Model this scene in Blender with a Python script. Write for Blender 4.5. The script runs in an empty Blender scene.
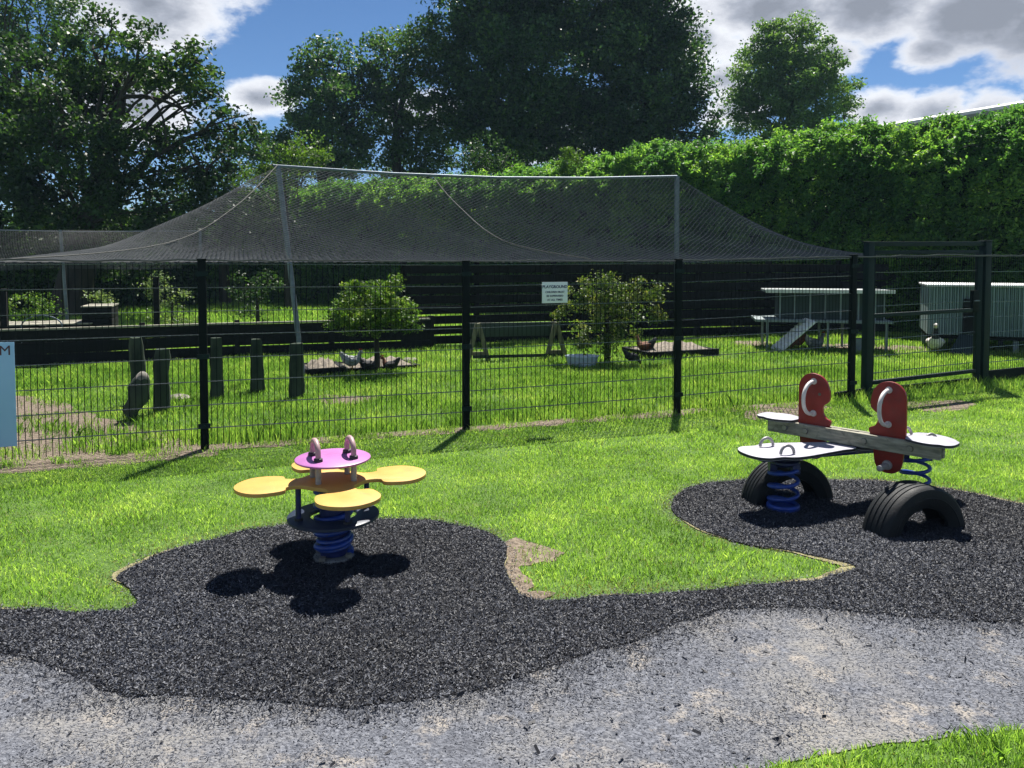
import bpy, bmesh, math, random
import numpy as np
from mathutils import Vector, Matrix, noise as mnoise

R = math.radians
GLARE_DENSITY = .0004
rng = np.random.default_rng(7)
random.seed(7)
scene = bpy.context.scene
COL = scene.collection

# ------------------------------------------------------------------ camera model
F, CX, PITCH, HOR, EYE = 760.0, 512.0, R(2.5), 262.0, 1.70
YP = HOR + F * math.tan(PITCH)

def ray(x, y):
    dx, dz = (x - CX) / F, (YP - y) / F
    return Vector((dx, math.cos(PITCH) + dz * math.sin(PITCH), -math.sin(PITCH) + dz * math.cos(PITCH)))

def G(x, y, h=0.0):
    """point of the place at height h seen at a photo position"""
    d = ray(x, y); t = (h - EYE) / d.z
    return Vector((d.x * t, d.y * t, h))

def P(x, y, Y):
    d = ray(x, y); t = Y / d.y
    return Vector((d.x * t, Y, EYE + d.z * t))

# ------------------------------------------------------------------ materials
def new_mat(name):
    m = bpy.data.materials.new(name); m.use_nodes = True
    nt = m.node_tree; nt.nodes.clear()
    out = nt.nodes.new('ShaderNodeOutputMaterial')
    return m, nt, out

def N(nt, t, **kw):
    n = nt.nodes.new(t)
    for k, v in kw.items():
        if k.startswith('i_'):
            n.inputs[k[2:].replace('_', ' ')].default_value = v
        else:
            setattr(n, k, v)
    return n

def ramp(nt, fac, stops):
    r = N(nt, 'ShaderNodeValToRGB')
    while len(r.color_ramp.elements) < len(stops):
        r.color_ramp.elements.new(0.5)
    for e, (p, c) in zip(r.color_ramp.elements, stops):
        e.position = p; e.color = (*c, 1) if len(c) == 3 else c
    nt.links.new(fac, r.inputs[0])
    return r

def solid(name, c1, c2=None, rough=0.5, metal=0.0, scale=12.0, bump=0.0, bscale=80.0, spec=0.5, stretch=None, coat=0.0, detail=6, wear=None):
    m, nt, out = new_mat(name)
    b = N(nt, 'ShaderNodeBsdfPrincipled')
    b.inputs['Roughness'].default_value = rough
    b.inputs['Metallic'].default_value = metal
    b.inputs['Specular IOR Level'].default_value = spec
    b.inputs['Coat Weight'].default_value = coat
    tc = N(nt, 'ShaderNodeTexCoord'); src = tc.outputs['Object']
    if stretch:
        mp = N(nt, 'ShaderNodeMapping'); mp.inputs['Scale'].default_value = stretch
        nt.links.new(src, mp.inputs[0]); src = mp.outputs[0]
    n = N(nt, 'ShaderNodeTexNoise'); n.inputs['Scale'].default_value = scale; n.inputs['Detail'].default_value = detail
    nt.links.new(src, n.inputs['Vector'])
    c2 = c2 or tuple(x * 0.75 for x in c1)
    r = ramp(nt, n.outputs['Fac'], [(0.32, c2), (0.66, c1)])
    col = r.outputs[0]
    if wear:
        for (wc, wscale, lo, hi, amt) in wear:
            wn_ = N(nt, 'ShaderNodeTexNoise'); wn_.inputs['Scale'].default_value = wscale; wn_.inputs['Detail'].default_value = 9; wn_.inputs['Roughness'].default_value = .7
            nt.links.new(tc.outputs['Object'], wn_.inputs['Vector'])
            wr = ramp(nt, wn_.outputs['Fac'], [(lo, (0, 0, 0)), (hi, (amt, amt, amt))])
            wm = N(nt, 'ShaderNodeMixRGB'); wm.inputs[2].default_value = (*wc, 1)
            nt.links.new(wr.outputs[0], wm.inputs[0]); nt.links.new(col, wm.inputs[1]); col = wm.outputs[0]
    nt.links.new(col, b.inputs['Base Color'])
    mr = N(nt, 'ShaderNodeMapRange'); mr.inputs['To Min'].default_value = max(0, rough - .1); mr.inputs['To Max'].default_value = min(1, rough + .12)
    nt.links.new(n.outputs['Fac'], mr.inputs[0]); nt.links.new(mr.outputs[0], b.inputs['Roughness'])
    if bump:
        n2 = N(nt, 'ShaderNodeTexNoise'); n2.inputs['Scale'].default_value = bscale; n2.inputs['Detail'].default_value = 5
        nt.links.new(src, n2.inputs['Vector'])
        bp = N(nt, 'ShaderNodeBump'); bp.inputs['Strength'].default_value = bump; bp.inputs['Distance'].default_value = 0.01
        nt.links.new(n2.outputs['Fac'], bp.inputs['Height']); nt.links.new(bp.outputs[0], b.inputs['Normal'])
    nt.links.new(b.outputs[0], out.inputs[0])
    return m

def leafy(name, cols, trans=0.45, rough=0.5, nscale=0.6, tcol=1.5, spec=0.35):
    """leaf: every leaf its own tint, light passes through"""
    m, nt, out = new_mat(name)
    g = N(nt, 'ShaderNodeNewGeometry')
    tc = N(nt, 'ShaderNodeTexCoord')
    n = N(nt, 'ShaderNodeTexNoise'); n.inputs['Scale'].default_value = nscale; n.inputs['Detail'].default_value = 3
    nt.links.new(tc.outputs['Object'], n.inputs['Vector'])
    mix = N(nt, 'ShaderNodeMath', operation='MULTIPLY_ADD'); mix.inputs[1].default_value = 0.55
    sub = N(nt, 'ShaderNodeMath', operation='MULTIPLY_ADD'); sub.inputs[1].default_value = 1.3; sub.inputs[2].default_value = -0.42
    nt.links.new(n.outputs['Fac'], sub.inputs[0])
    nt.links.new(g.outputs['Random Per Island'], mix.inputs[0]); nt.links.new(sub.outputs[0], mix.inputs[2])
    k = len(cols)
    r = ramp(nt, mix.outputs[0], [(0.1 + 0.8 * i / (k - 1), c) for i, c in enumerate(cols)])
    b = N(nt, 'ShaderNodeBsdfPrincipled'); b.inputs['Roughness'].default_value = rough
    b.inputs['Specular IOR Level'].default_value = spec
    nt.links.new(r.outputs[0], b.inputs['Base Color'])
    t = N(nt, 'ShaderNodeBsdfTranslucent')
    hv = N(nt, 'ShaderNodeMixRGB', blend_type='MULTIPLY'); hv.inputs[0].default_value = 1
    hv.inputs[2].default_value = (tcol * 1.0, tcol, tcol * 0.42, 1)
    nt.links.new(r.outputs[0], hv.inputs[1]); nt.links.new(hv.outputs[0], t.inputs[0])
    ms = N(nt, 'ShaderNodeMixShader'); ms.inputs[0].default_value = trans
    nt.links.new(b.outputs[0], ms.inputs[1]); nt.links.new(t.outputs[0], ms.inputs[2])
    nt.links.new(ms.outputs[0], out.inputs[0])
    return m

def ground_mat(name, layers, bump=0.5, bscale=60, rough=0.9):
    """layers: base colours by fine noise, then patches (scale, lo, hi, colour)"""
    m, nt, out = new_mat(name)
    tc = N(nt, 'ShaderNodeTexCoord')
    b = N(nt, 'ShaderNodeBsdfPrincipled'); b.inputs['Roughness'].default_value = rough; b.inputs['Specular IOR Level'].default_value = 0.25
    cur = None
    for i, L in enumerate(layers):
        n = N(nt, 'ShaderNodeTexNoise'); n.inputs['Scale'].default_value = L[0]; n.inputs['Detail'].default_value = 8; n.inputs['Roughness'].default_value = 0.65
        nt.links.new(tc.outputs['Object'], n.inputs['Vector'])
        if cur is None:
            cur = ramp(nt, n.outputs['Fac'], [(L[1], L[3]), (L[2], L[4])]).outputs[0]
        else:
            rr = ramp(nt, n.outputs['Fac'], [(L[1], (0, 0, 0)), (L[2], (1, 1, 1))])
            mx = N(nt, 'ShaderNodeMixRGB'); mx.inputs[2].default_value = (*L[3], 1)
            nt.links.new(rr.outputs[0], mx.inputs[0]); nt.links.new(cur, mx.inputs[1]); cur = mx.outputs[0]
    nt.links.new(cur, b.inputs['Base Color'])
    n2 = N(nt, 'ShaderNodeTexNoise'); n2.inputs['Scale'].default_value = bscale; n2.inputs['Detail'].default_value = 8
    nt.links.new(tc.outputs['Object'], n2.inputs['Vector'])
    bp = N(nt, 'ShaderNodeBump'); bp.inputs['Strength'].default_value = bump; bp.inputs['Distance'].default_value = 0.02
    nt.links.new(n2.outputs['Fac'], bp.inputs['Height']); nt.links.new(bp.outputs[0], b.inputs['Normal'])
    nt.links.new(b.outputs[0], out.inputs[0])
    return m

M = {}
M['lawn'] = ground_mat('lawn_soil', [(5, .35, .65, (.05, .10, .018), (.09, .17, .03)), (45, .5, .62, (.13, .21, .045)), (1.3, .58, .72, (.14, .19, .05))], .8, 90)
M['mulch'] = ground_mat('mulch', [(70, .35, .65, (.005, .005, .007), (.022, .023, .028)), (2.2, .58, .74, (.026, .027, .032))], 1.0, 120)
M['path'] = ground_mat('worn_path', [(45, .38, .62, (.095, .102, .122), (.21, .22, .25)), (1.2, .48, .62, (.255, .245, .23)), (4.5, .55, .66, (.33, .30, .265)), (80, .50, .62, (.06, .064, .078)), (2.6, .60, .70, (.09, .094, .11))], .9, 110)
M['earth'] = ground_mat('bare_earth', [(26, .35, .66, (.12, .09, .065), (.26, .21, .16)), (60, .54, .64, (.06, .05, .035))], .9, 70)
M['thatch'] = ground_mat('dry_thatch', [(30, .35, .66, (.20, .18, .09), (.36, .32, .18)), (70, .55, .66, (.10, .14, .035))], .9, 90)
M['grass'] = leafy('lawn_blades', [(.07, .145, .034), (.15, .285, .065), (.25, .41, .10), (.42, .56, .20)], .52, .45, 1.6, 1.6)
M['grass_pen'] = leafy('meadow_blades', [(.058, .125, .030), (.12, .245, .055), (.21, .36, .085), (.37, .49, .17)], .52, .45, 1.0, 1.6)
M['straw'] = leafy('straw_blades', [(.12, .16, .04), (.32, .29, .13), (.48, .42, .22)], .3, .7, 6, 1.0)
M['rubber'] = leafy('rubber_shreds', [(.005, .006, .010), (.012, .014, .022), (.024, .028, .041), (.056, .064, .088)], 0.0, .6, .7, 1.0, .45)
M['crumb'] = leafy('path_crumbs', [(.04, .043, .054), (.10, .107, .128), (.15, .158, .182), (.22, .218, .215)], 0.0, .7, 3.0, 1.0, .4)
M['dark_paint'] = solid('dark_green_powder_coat', (.004, .008, .009), (.003, .006, .007), .6, 0, 20, .1, 200, .1)
M['wire'] = solid('sun_glint_wire', (.10, .125, .13), (.07, .09, .095), .25, .5, 30, spec=.6, coat=1.0)  # same coat as the verticals, lightened: sun glint on horizontals put into the colour
M['wire_dark'] = solid('dark_wire', (.004, .008, .009), (.003, .006, .007), .6, 0, 30, spec=.15)
M['gate_paint'] = solid('green_gate_paint', (.003, .017, .019), (.002, .011, .013), .55, 0, 20, .1, 200, .2)
M['galv'] = solid('galvanised_pole', (.17, .21, .25), (.11, .14, .17), .5, .4, 14)
M['net'] = solid('bird_net_twine', (.075, .082, .086), (.045, .05, .053), .55, 0, 8)
M['rope'] = solid('pale_cord', (.11, .11, .10), (.07, .07, .06), .8, 0, 40)
M['yellow'] = solid('yellow_board', (.56, .33, .075), (.50, .285, .065), .45, 0, 7, .05, 150, .45, wear=[((.30, .20, .09), 9, .56, .74, .55), ((.70, .56, .30), 26, .62, .70, .5)])
M['purple'] = solid('purple_board', (.40, .145, .37), (.35, .125, .33), .4, 0, 8, .04, 150, .4, wear=[((.55, .32, .5), 22, .60, .70, .5), ((.22, .12, .20), 8, .58, .74, .5)])
M['pinkgrip'] = solid('faded_pink_grip', (.42, .26, .27), (.30, .19, .20), .5, 0, 25)
M['greytube'] = solid('grey_tube', (.36, .34, .34), (.24, .23, .23), .45, .2, 25)
M['navy'] = solid('navy_ring_paint', (.012, .022, .055), (.020, .030, .050), .42, 0, 14, .08, 120)
M['blue'] = solid('blue_spring_paint', (.012, .055, .32), (.010, .035, .20), .38, 0, 20, .08, 150, .5, wear=[((.05, .05, .055), 24, .58, .68, .7)])
M['darkblue'] = solid('dark_blue_spring', (.010, .020, .11), (.006, .010, .05), .38, 0, 20, .08, 150)
M['concrete'] = solid('pale_footing', (.24, .25, .25), (.13, .135, .135), .85, 0, 30, .4, 90)
M['red'] = solid('red_board', (.23, .012, .009), (.17, .010, .009), .42, 0, 9, .06, 120, .4, wear=[((.10, .02, .018), 7, .54, .72, .6), ((.36, .12, .10), 30, .63, .70, .6)])
M['white_board'] = solid('white_seat_board', (.40, .385, .44), (.32, .31, .36), .45, 0, 9, .05, 120, .4, wear=[((.20, .19, .20), 8, .54, .74, .55), ((.15, .15, .15), 34, .64, .72, .5)])
M['board_edge'] = solid('black_board_edge', (.02, .02, .025), None, .6)
M['weathered'] = solid('weathered_timber', (.36, .34, .27), (.17, .165, .13), .8, 0, 9, .5, 60, .3, (1, 1, 6), wear=[((.06, .065, .05), 12, .55, .68, .7)])
M['bolt'] = solid('bolt_cap', (.26, .25, .22), None, .45, .5)
M['grip_white'] = solid('off_white_grip', (.62, .57, .56), (.48, .44, .43), .5, 0, 20)
M['tyre'] = solid('tyre_rubber', (.006, .0085, .011), (.004, .0055, .007), .62, 0, 14, .2, 90, .3, wear=[((.05, .047, .043), 9, .56, .76, .45), ((.03, .03, .03), 45, .6, .7, .4)])
M['darkwood'] = solid('dark_stained_boards', (.009, .010, .012), (.004, .005, .006), .75, 0, 8, .4, 40, .2, (1, 1, 5))
M['sleeper'] = solid('mossy_sleeper', (.060, .082, .055), (.018, .030, .022), .9, 0, 6, .7, 25, .2, (1, 1, .4))
M['stone'] = solid('grey_stone', (.28, .25, .21), (.12, .115, .10), .9, 0, 9, .6, 25)
M['tan_wood'] = solid('old_pale_timber', (.21, .20, .115), (.12, .12, .07), .8, 0, 10, .4, 60)
M['green_board'] = solid('dark_green_board', (.020, .045, .030), (.014, .03, .022), .6, 0, 6)
M['tub'] = solid('blue_white_plastic', (.50, .60, .68), (.42, .52, .60), .4, 0, 6)
M['hutwall'] = solid('hut_dark_boards', (.022, .042, .044), (.015, .03, .032), .7, 0, 8, .3, 40)
M['huttrim'] = solid('hut_grey_trim', (.22, .27, .28), (.15, .19, .20), .6, 0, 9)
M['hutroof'] = solid('felt_roof', (.30, .33, .33), (.22, .24, .24), .8, 0, 30)
M['ramp'] = solid('ramp_board', (.78, .80, .78), (.66, .69, .68), .7, 0, 12)
M['tin'] = solid('grey_green_sheet', (.32, .42, .42), (.23, .32, .32), .45, .1, 3, 0, 1, .5, (1, 1, .2))
M['tinroof'] = solid('pale_sheet_roof', (.62, .64, .63), (.48, .50, .50), .45, .2, 4)
M['barnwall'] = solid('barn_block', (.26, .25, .23), (.20, .19, .18), .9, 0, 3)
M['sign_white'] = solid('white_sign_face', (.74, .78, .82), (.68, .73, .78), .4, 0, 5)
M['sign_blue'] = solid('pale_blue_sign_face', (.36, .58, .86), (.33, .54, .82), .4, 0, 3)
M['ink'] = solid('navy_ink', (.012, .022, .09), None, .5)
M['ink_red'] = solid('dark_maroon_ink', (.08, .01, .03), None, .5)
M['bark'] = solid('tree_bark', (.055, .048, .040), (.025, .022, .019), .9, 0, 5, .8, 18, .2, (1, 1, .25))
M['dirt_dark'] = solid('planter_soil', (.25, .21, .16), (.10, .085, .07), .9, 0, 20, .6, 40)
M['leaf_oak'] = leafy('sycamore_leaves', [(.008, .022, .010), (.017, .045, .014), (.032, .075, .020), (.075, .14, .034)], .42, .5, .35, 1.5)
M['leaf_dark'] = leafy('dark_tree_leaves', [(.008, .026, .014), (.018, .052, .022), (.042, .105, .034), (.11, .20, .055)], .40, .5, .45, 1.5)
M['leaf_mid'] = leafy('mid_tree_leaves', [(.014, .040, .016), (.030, .074, .022), (.052, .112, .030), (.085, .155, .042)], .42, .5, .25, 1.5)
M['leaf_light'] = leafy('light_tree_leaves', [(.03, .075, .030), (.06, .13, .042), (.10, .19, .055), (.16, .26, .075)], .45, .5, .25, 1.5)
M['leaf_lime'] = leafy('lime_shrub_leaves', [(.030, .075, .014), (.065, .135, .022), (.12, .20, .035)], .45, .5, .5, 1.5)
M['leaf_laurel'] = leafy('laurel_leaves', [(.028, .085, .032), (.055, .145, .042), (.10, .22, .05), (.22, .37, .08)], .50, .5, .8, 1.9, .22)
M['leaf_round'] = leafy('round_tree_leaves', [(.030, .075, .014), (.06, .14, .022), (.12, .21, .035), (.22, .30, .08)], .42, .5, 2, 1.5)
M['leaf_yellow'] = leafy('yellowish_bush_leaves', [(.025, .058, .016), (.060, .115, .025), (.12, .175, .045), (.27, .28, .11)], .4, .5, 2, 1.4)
M['leaf_pale'] = leafy('pale_shrub_leaves', [(.05, .10, .035), (.13, .20, .08), (.28, .34, .20)], .4, .5, 2, 1.3)
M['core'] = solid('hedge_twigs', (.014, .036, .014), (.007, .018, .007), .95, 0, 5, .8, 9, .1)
for nm, c in dict(hen_brown=(.18, .06, .025), hen_black=(.02, .021, .024), hen_grey=(.33, .35, .36), white=(.74, .72, .66), cream=(.78, .75, .66), comb=(.42, .02, .015), beak=(.45, .28, .06)).items():
    M[nm] = solid('feather_' + nm if nm not in ('comb', 'beak') else nm, c, tuple(v * .6 for v in c), .75, 0, 22, .3, 90)

# ------------------------------------------------------------------ mesh builder
class MB:
    def __init__(s): s.v = []; s.f = []; s.m = []; s.mi = 0
    def add(s, vs, fs):
        o = len(s.v); s.v += [tuple(v) for v in vs]
        for f in fs: s.f.append([i + o for i in f]); s.m.append(s.mi)
    def box(s, c, size, ang=0.0, taper=1.0, axes=None):
        x, y, z = [d / 2 for d in size]
        if axes is None:
            ca, sa = math.cos(ang), math.sin(ang)
            ax = (Vector((ca, sa, 0)), Vector((-sa, ca, 0)), Vector((0, 0, 1)))
        else: ax = axes
        c = Vector(c); vs = []
        for k, t in ((-1, 1.0), (1, taper)):
            for i, j in ((-1, -1), (1, -1), (1, 1), (-1, 1)):
                vs.append(c + ax[0] * (i * x * t) + ax[1] * (j * y * t) + ax[2] * (k * z))
        s.add(vs, [(3, 2, 1, 0), (4, 5, 6, 7), (0, 1, 5, 4), (1, 2, 6, 5), (2, 3, 7, 6), (3, 0, 4, 7)])
    def bar(s, a, b, w, h):
        a, b = Vector(a), Vector(b); d = b - a; L = d.length; d = d / L
        side = d.cross(Vector((0, 0, 1)))
        if side.length < 1e-4: side = Vector((1, 0, 0))
        side.normalize(); up = side.cross(d)
        s.box((a + b) / 2, (L, w, h), axes=(d, side, up))
    def tube(s, pts, r, n=8, cap=True, closed=False):
        pts = [Vector(p) for p in pts]; k = len(pts)
        rs = r if hasattr(r, '__len__') else [r] * k
        prev = None; rings = []
        for i, p in enumerate(pts):
            if closed: t = pts[(i + 1) % k] - pts[i - 1]
            else: t = pts[min(i + 1, k - 1)] - pts[max(i - 1, 0)]
            t.normalize()
            if prev is None:
                u = t.cross(Vector((0, 0, 1)))
                if u.length < 1e-3: u = t.cross(Vector((1, 0, 0)))
            else: u = prev - t * prev.dot(t)
            u.normalize(); prev = u; w = t.cross(u)
            rings.append([p + (u * math.cos(2 * math.pi * j / n) + w * math.sin(2 * math.pi * j / n)) * rs[i] for j in range(n)])
        vs = [v for rg in rings for v in rg]; fs = []
        for i in range(k if closed else k - 1):
            a, b = i * n, ((i + 1) % k) * n
            for j in range(n): fs.append((a + j, a + (j + 1) % n, b + (j + 1) % n, b + j))
        if cap and not closed:
            fs.append(tuple(range(n))[::-1]); fs.append(tuple((k - 1) * n + j for j in range(n)))
        s.add(vs, fs)
    def cyl(s, c, r, h, n=24, r2=None):
        c = Vector(c); s.tube([c, c + Vector((0, 0, h))], [r, r2 if r2 else r], n)
    def lathe(s, c, prof, n=32):
        c = Vector(c); vs = []; k = len(prof)
        for (r, z) in prof:
            for j in range(n):
                a = 2 * math.pi * j / n; vs.append(c + Vector((r * math.cos(a), r * math.sin(a), z)))
        fs = []
        for i in range(k - 1):
            for j in range(n):
                fs.append((i * n + j, i * n + (j + 1) % n, (i + 1) * n + (j + 1) % n, (i + 1) * n + j))
        s.add(vs, fs)
    def loft(s, rings):
        """rings: (centre, half width, half height) along a bending spine lying in a vertical plane; side axis given"""
        pass
    def mesh(s, name, off=Vector((0, 0, 0)), smooth=False):
        me = bpy.data.meshes.new(name)
        me.from_pydata([(v[0] - off[0], v[1] - off[1], v[2] - off[2]) for v in s.v], [], s.f)
        me.polygons.foreach_set('material_index', s.m)
        if smooth: me.polygons.foreach_set('use_smooth', [True] * len(s.f))
        me.update(); return me

def root_loc(o):
    while o.parent: o = o.parent
    return Vector(o.location)

def link(o, parent=None):
    COL.objects.link(o)
    if parent: o.parent = parent
    return o

def tag(o, label=None, cat=None, group=None, kind=None):
    if label: o['label'] = label
    if cat: o['category'] = cat
    if group: o['group'] = group
    if kind: o['kind'] = kind
    return o

def smooth_by_angle(me, ang=40):
    me.polygons.foreach_set('use_smooth', [True] * len(me.polygons))
    try: me.set_sharp_from_angle(angle=R(ang))
    except Exception: pass

def obj(name, mb, mats, parent=None, loc=None, bevel=0.0, smooth=40):
    off = root_loc(parent) if parent else Vector(loc or (0, 0, 0))
    me = mb.mesh(name, off)
    mats = mats if isinstance(mats, (list, tuple)) else [mats]
    for m in mats: me.materials.append(M[m])
    if bevel:
        bm = bmesh.new(); bm.from_mesh(me)
        es = [e for e in bm.edges if len(e.link_faces) == 2 and e.calc_face_angle(0) > R(50)]
        bmesh.ops.bevel(bm, geom=es, offset=bevel, segments=2, affect='EDGES', profile=.6, clamp_overlap=True)
        bm.to_mesh(me); bm.free()
    if smooth: smooth_by_angle(me, smooth)
    o = bpy.data.objects.new(name, me); link(o, parent)
    if not parent: o.location = off
    return o

def thing(name, label, cat, loc, group=None):
    o = bpy.data.objects.new(name, None); o.empty_display_size = .1
    o.location = loc; link(o)
    return tag(o, label, cat, group)

def catmull(pts, k=6, closed=False):
    pts = [Vector(p) for p in pts]; n = len(pts); out = []
    rg = range(n) if closed else range(n - 1)
    for i in rg:
        if closed: a, b, c, d = pts[i - 1], pts[i], pts[(i + 1) % n], pts[(i + 2) % n]
        else: a, b, c, d = pts[max(i - 1, 0)], pts[i], pts[i + 1], pts[min(i + 2, n - 1)]
        for j in range(k):
            t = j / k
            out.append(.5 * ((2 * b) + (c - a) * t + (2 * a - 5 * b + 4 * c - d) * t * t + (3 * b - a - 3 * c + d) * t ** 3))
    if not closed: out.append(pts[-1])
    return out

def slab(mb, outline, origin, ax, ay, an, th, edge_mat=None):
    """flat board from a 2-D outline: origin + ax*u + ay*v, thickness th along an (centred)"""
    n = len(outline); origin = Vector(origin)
    vs = [origin + ax * p[0] + ay * p[1] - an * (th / 2) for p in outline] + [origin + ax * p[0] + ay * p[1] + an * (th / 2) for p in outline]
    o = mb.mi
    mb.add(vs, [tuple(range(n))[::-1], tuple(range(n, 2 * n))])
    if edge_mat is not None: mb.mi = edge_mat
    mb.add([], [])
    base = len(mb.v) - 2 * n
    for i in range(n):
        j = (i + 1) % n
        mb.f.append([base + i, base + j, base + n + j, base + n + i]); mb.m.append(mb.mi)
    mb.mi = o

X, Y, Z = Vector((1, 0, 0)), Vector((0, 1, 0)), Vector((0, 0, 1))

# ------------------------------------------------------------------ numpy meshes (leaves, blades, chips)
def np_mesh(name, verts, nper, mats, face_mat=None):
    """verts (N, nper, 3): N separate polygons of nper corners"""
    n = len(verts); me = bpy.data.meshes.new(name)
    me.vertices.add(n * nper); me.vertices.foreach_set('co', verts.astype(np.float32).ravel())
    me.loops.add(n * nper); me.loops.foreach_set('vertex_index', np.arange(n * nper, dtype=np.int32))
    me.polygons.add(n)
    me.polygons.foreach_set('loop_start', np.arange(0, n * nper, nper, dtype=np.int32))
    for m in mats: me.materials.append(M[m])
    if face_mat is not None: me.polygons.foreach_set('material_index', face_mat.astype(np.int32))
    me.update(calc_edges=True); return me

def unit(a): return a / np.maximum(np.linalg.norm(a, axis=1, keepdims=True), 1e-9)

def leaf_quads(cen, size, up=0.4, aspect=0.5, droop=0.0):
    n = len(cen)
    nrm = rng.normal(size=(n, 3)); nrm[:, 2] += up * 2; nrm = unit(nrm)
    a = rng.normal(size=(n, 3)); a[:, 2] -= droop
    a = unit(a - nrm * np.sum(a * nrm, 1, keepdims=True)); b = np.cross(nrm, a)
    s = (size * rng.uniform(.6, 1.35, n))[:, None]
    w = s * aspect
    fold = nrm * s * .12
    v = np.stack([cen - a * s * .5, cen - b * w * .5 + a * s * .05 + fold, cen + a * s * .5, cen + b * w * .5 + a * s * .05 + fold], 1)
    return v

def blades(pts, h, w, lean=.5):
    n = len(pts)
    ang = rng.uniform(0, 2 * np.pi, n); la = rng.uniform(0, 2 * np.pi, n)
    hh = h * rng.uniform(.45, 1.25, n); ww = w * rng.uniform(.7, 1.3, n)
    d = np.stack([np.cos(ang), np.sin(ang), np.zeros(n)], 1) * (ww / 2)[:, None]
    ln = np.stack([np.cos(la), np.sin(la), np.zeros(n)], 1) * (hh * lean * rng.uniform(.1, 1, n))[:, None]
    up = np.zeros((n, 3)); up[:, 2] = hh
    v = np.stack([pts - d, pts + d, pts + d * .7 + ln * .35 + up * .6, pts + ln + up * .95, pts - d * .7 + ln * .35 + up * .6], 1)
    return v

def in_poly(x, y, poly):
    c = np.zeros(len(x), bool); n = len(poly)
    for i in range(n):
        x1, y1 = poly[i][0], poly[i][1]; x2, y2 = poly[i - 1][0], poly[i - 1][1]
        k = ((y1 > y) != (y2 > y)) & (x < (x2 - x1) * (y - y1) / ((y2 - y1) or 1e-9) + x1)
        c ^= k
    return c

def edge_dist(x, y, poly, closed=True):
    d = np.full(len(x), 1e9); n = len(poly)
    for i in range(0 if closed else 1, n):
        ax, ay = poly[i - 1][0], poly[i - 1][1]; bx, by = poly[i][0], poly[i][1]
        dx, dy = bx - ax, by - ay; L = dx * dx + dy * dy + 1e-12
        t = np.clip(((x - ax) * dx + (y - ay) * dy) / L, 0, 1)
        d = np.minimum(d, np.hypot(x - ax - t * dx, y - ay - t * dy))
    return d

def wob(x, y, s):
    return (np.sin(x * s * 1.7 + 1.3 * np.sin(y * s * 2.1)) + np.sin(y * s * 2.3 + 1.9 * np.sin(x * s * 1.3 + 2)) + np.sin((x + y) * s * 4.1) * .5) / 2.5

# ------------------------------------------------------------------ ground layout
def rough_outline(pts, amp, step=.06, closed=True):
    c = catmull(pts, 5, closed); out = []
    n = len(c)
    for i in range(n if closed else n - 1):
        a, b = c[i], c[(i + 1) % n]; k = max(1, min(30, int((b - a).length / step)))
        for j in range(k):
            p = a.lerp(b, j / k)
            q = mnoise.noise_vector(p * 5.0) * amp + mnoise.noise_vector(p * 17.0) * amp * .5
            out.append(Vector((p.x + q.x, p.y + q.y, p.z)))
    return out

mulch_px_top = [(-260, 606), (-120, 608), (0, 610), (60, 612), (100, 613), (138, 606), (128, 590), (120, 577), (150, 560), (200, 544), (260, 529), (320, 522), (400, 520), (460, 525), (495, 538), (510, 549), (506, 566), (510, 584), (530, 598), (560, 601), (610, 597), (680, 592), (760, 586), (815, 580), (850, 569), (832, 560), (780, 551), (730, 541), (690, 526), (674, 510), (676, 497), (697, 486), (740, 481), (800, 480), (880, 482), (950, 490), (1024, 505), (1120, 520), (1300, 540)]
mulch_px_bot = [(1300, 640), (1150, 630), (1024, 625), (960, 622), (900, 618), (850, 612), (760, 610), (710, 612), (680, 622), (620, 645), (560, 664), (500, 685), (450, 696), (400, 702), (330, 707), (240, 703), (180, 697), (100, 690), (45, 663), (0, 655), (-120, 648), (-260, 640)]
MULCH = [p for p in rough_outline([G(*p) for p in mulch_px_top + mulch_px_bot], .035)]
path_pts = [Vector(p + (0,)) for p in [(-9, 3.55), (-4, 3.5), (-1, 3.55), (1.2, 3.75), (3, 3.75), (6, 3.8), (9, 3.9)]]
path_low = [G(1500, 690), G(1250, 708), G(1100, 722), G(1024, 729), G(960, 737), G(900, 742), G(850, 752), G(790, 764), G(700, 790), Vector((.2, 2.25, 0)), Vector((-1, 1.7, 0)), Vector((-3, 1.2, 0)), Vector((-6, 1.0, 0)), Vector((-9, 1.0, 0))]
PATH = rough_outline(path_pts + path_low, .02)

def sheet(name, outline, z, mat, label=None):
    me = bpy.data.meshes.new(name)
    me.from_pydata([(p[0], p[1], z) for p in outline], [], [list(range(len(outline)))])
    me.materials.append(M[mat]); me.update()
    if me.polygons[0].normal.z < 0: me.flip_normals()
    o = bpy.data.objects.new(name, me); link(o); o['kind'] = 'structure'
    return o

g = MB(); S = 220
for i in range(-4, 4):
    for j in range(-1, 7):
        a = 55
        g.add([(i * a, j * a, 0), ((i + 1) * a, j * a, 0), ((i + 1) * a, (j + 1) * a, 0), (i * a, (j + 1) * a, 0)], [(0, 1, 2, 3)])
tag(obj('lawn', g, 'lawn', smooth=0), kind='structure')
sheet('gravel_path', PATH, .004, 'path')
sheet('mulch_surface', MULCH, .008, 'mulch')

# ---- fence line
P1, P3 = G(205, 449.5), G(677, 413.5)
E = (P3 - P1); LPAN = E.length / 2; E.normalize(); NRM = Vector((E.y, -E.x, 0))   # NRM towards the playground
def FP(k): return P1 + E * (LPAN * k)
GL, GR = G(866, 396.5), G(982, 383.5)
GE = (GR - GL).normalized()

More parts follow.
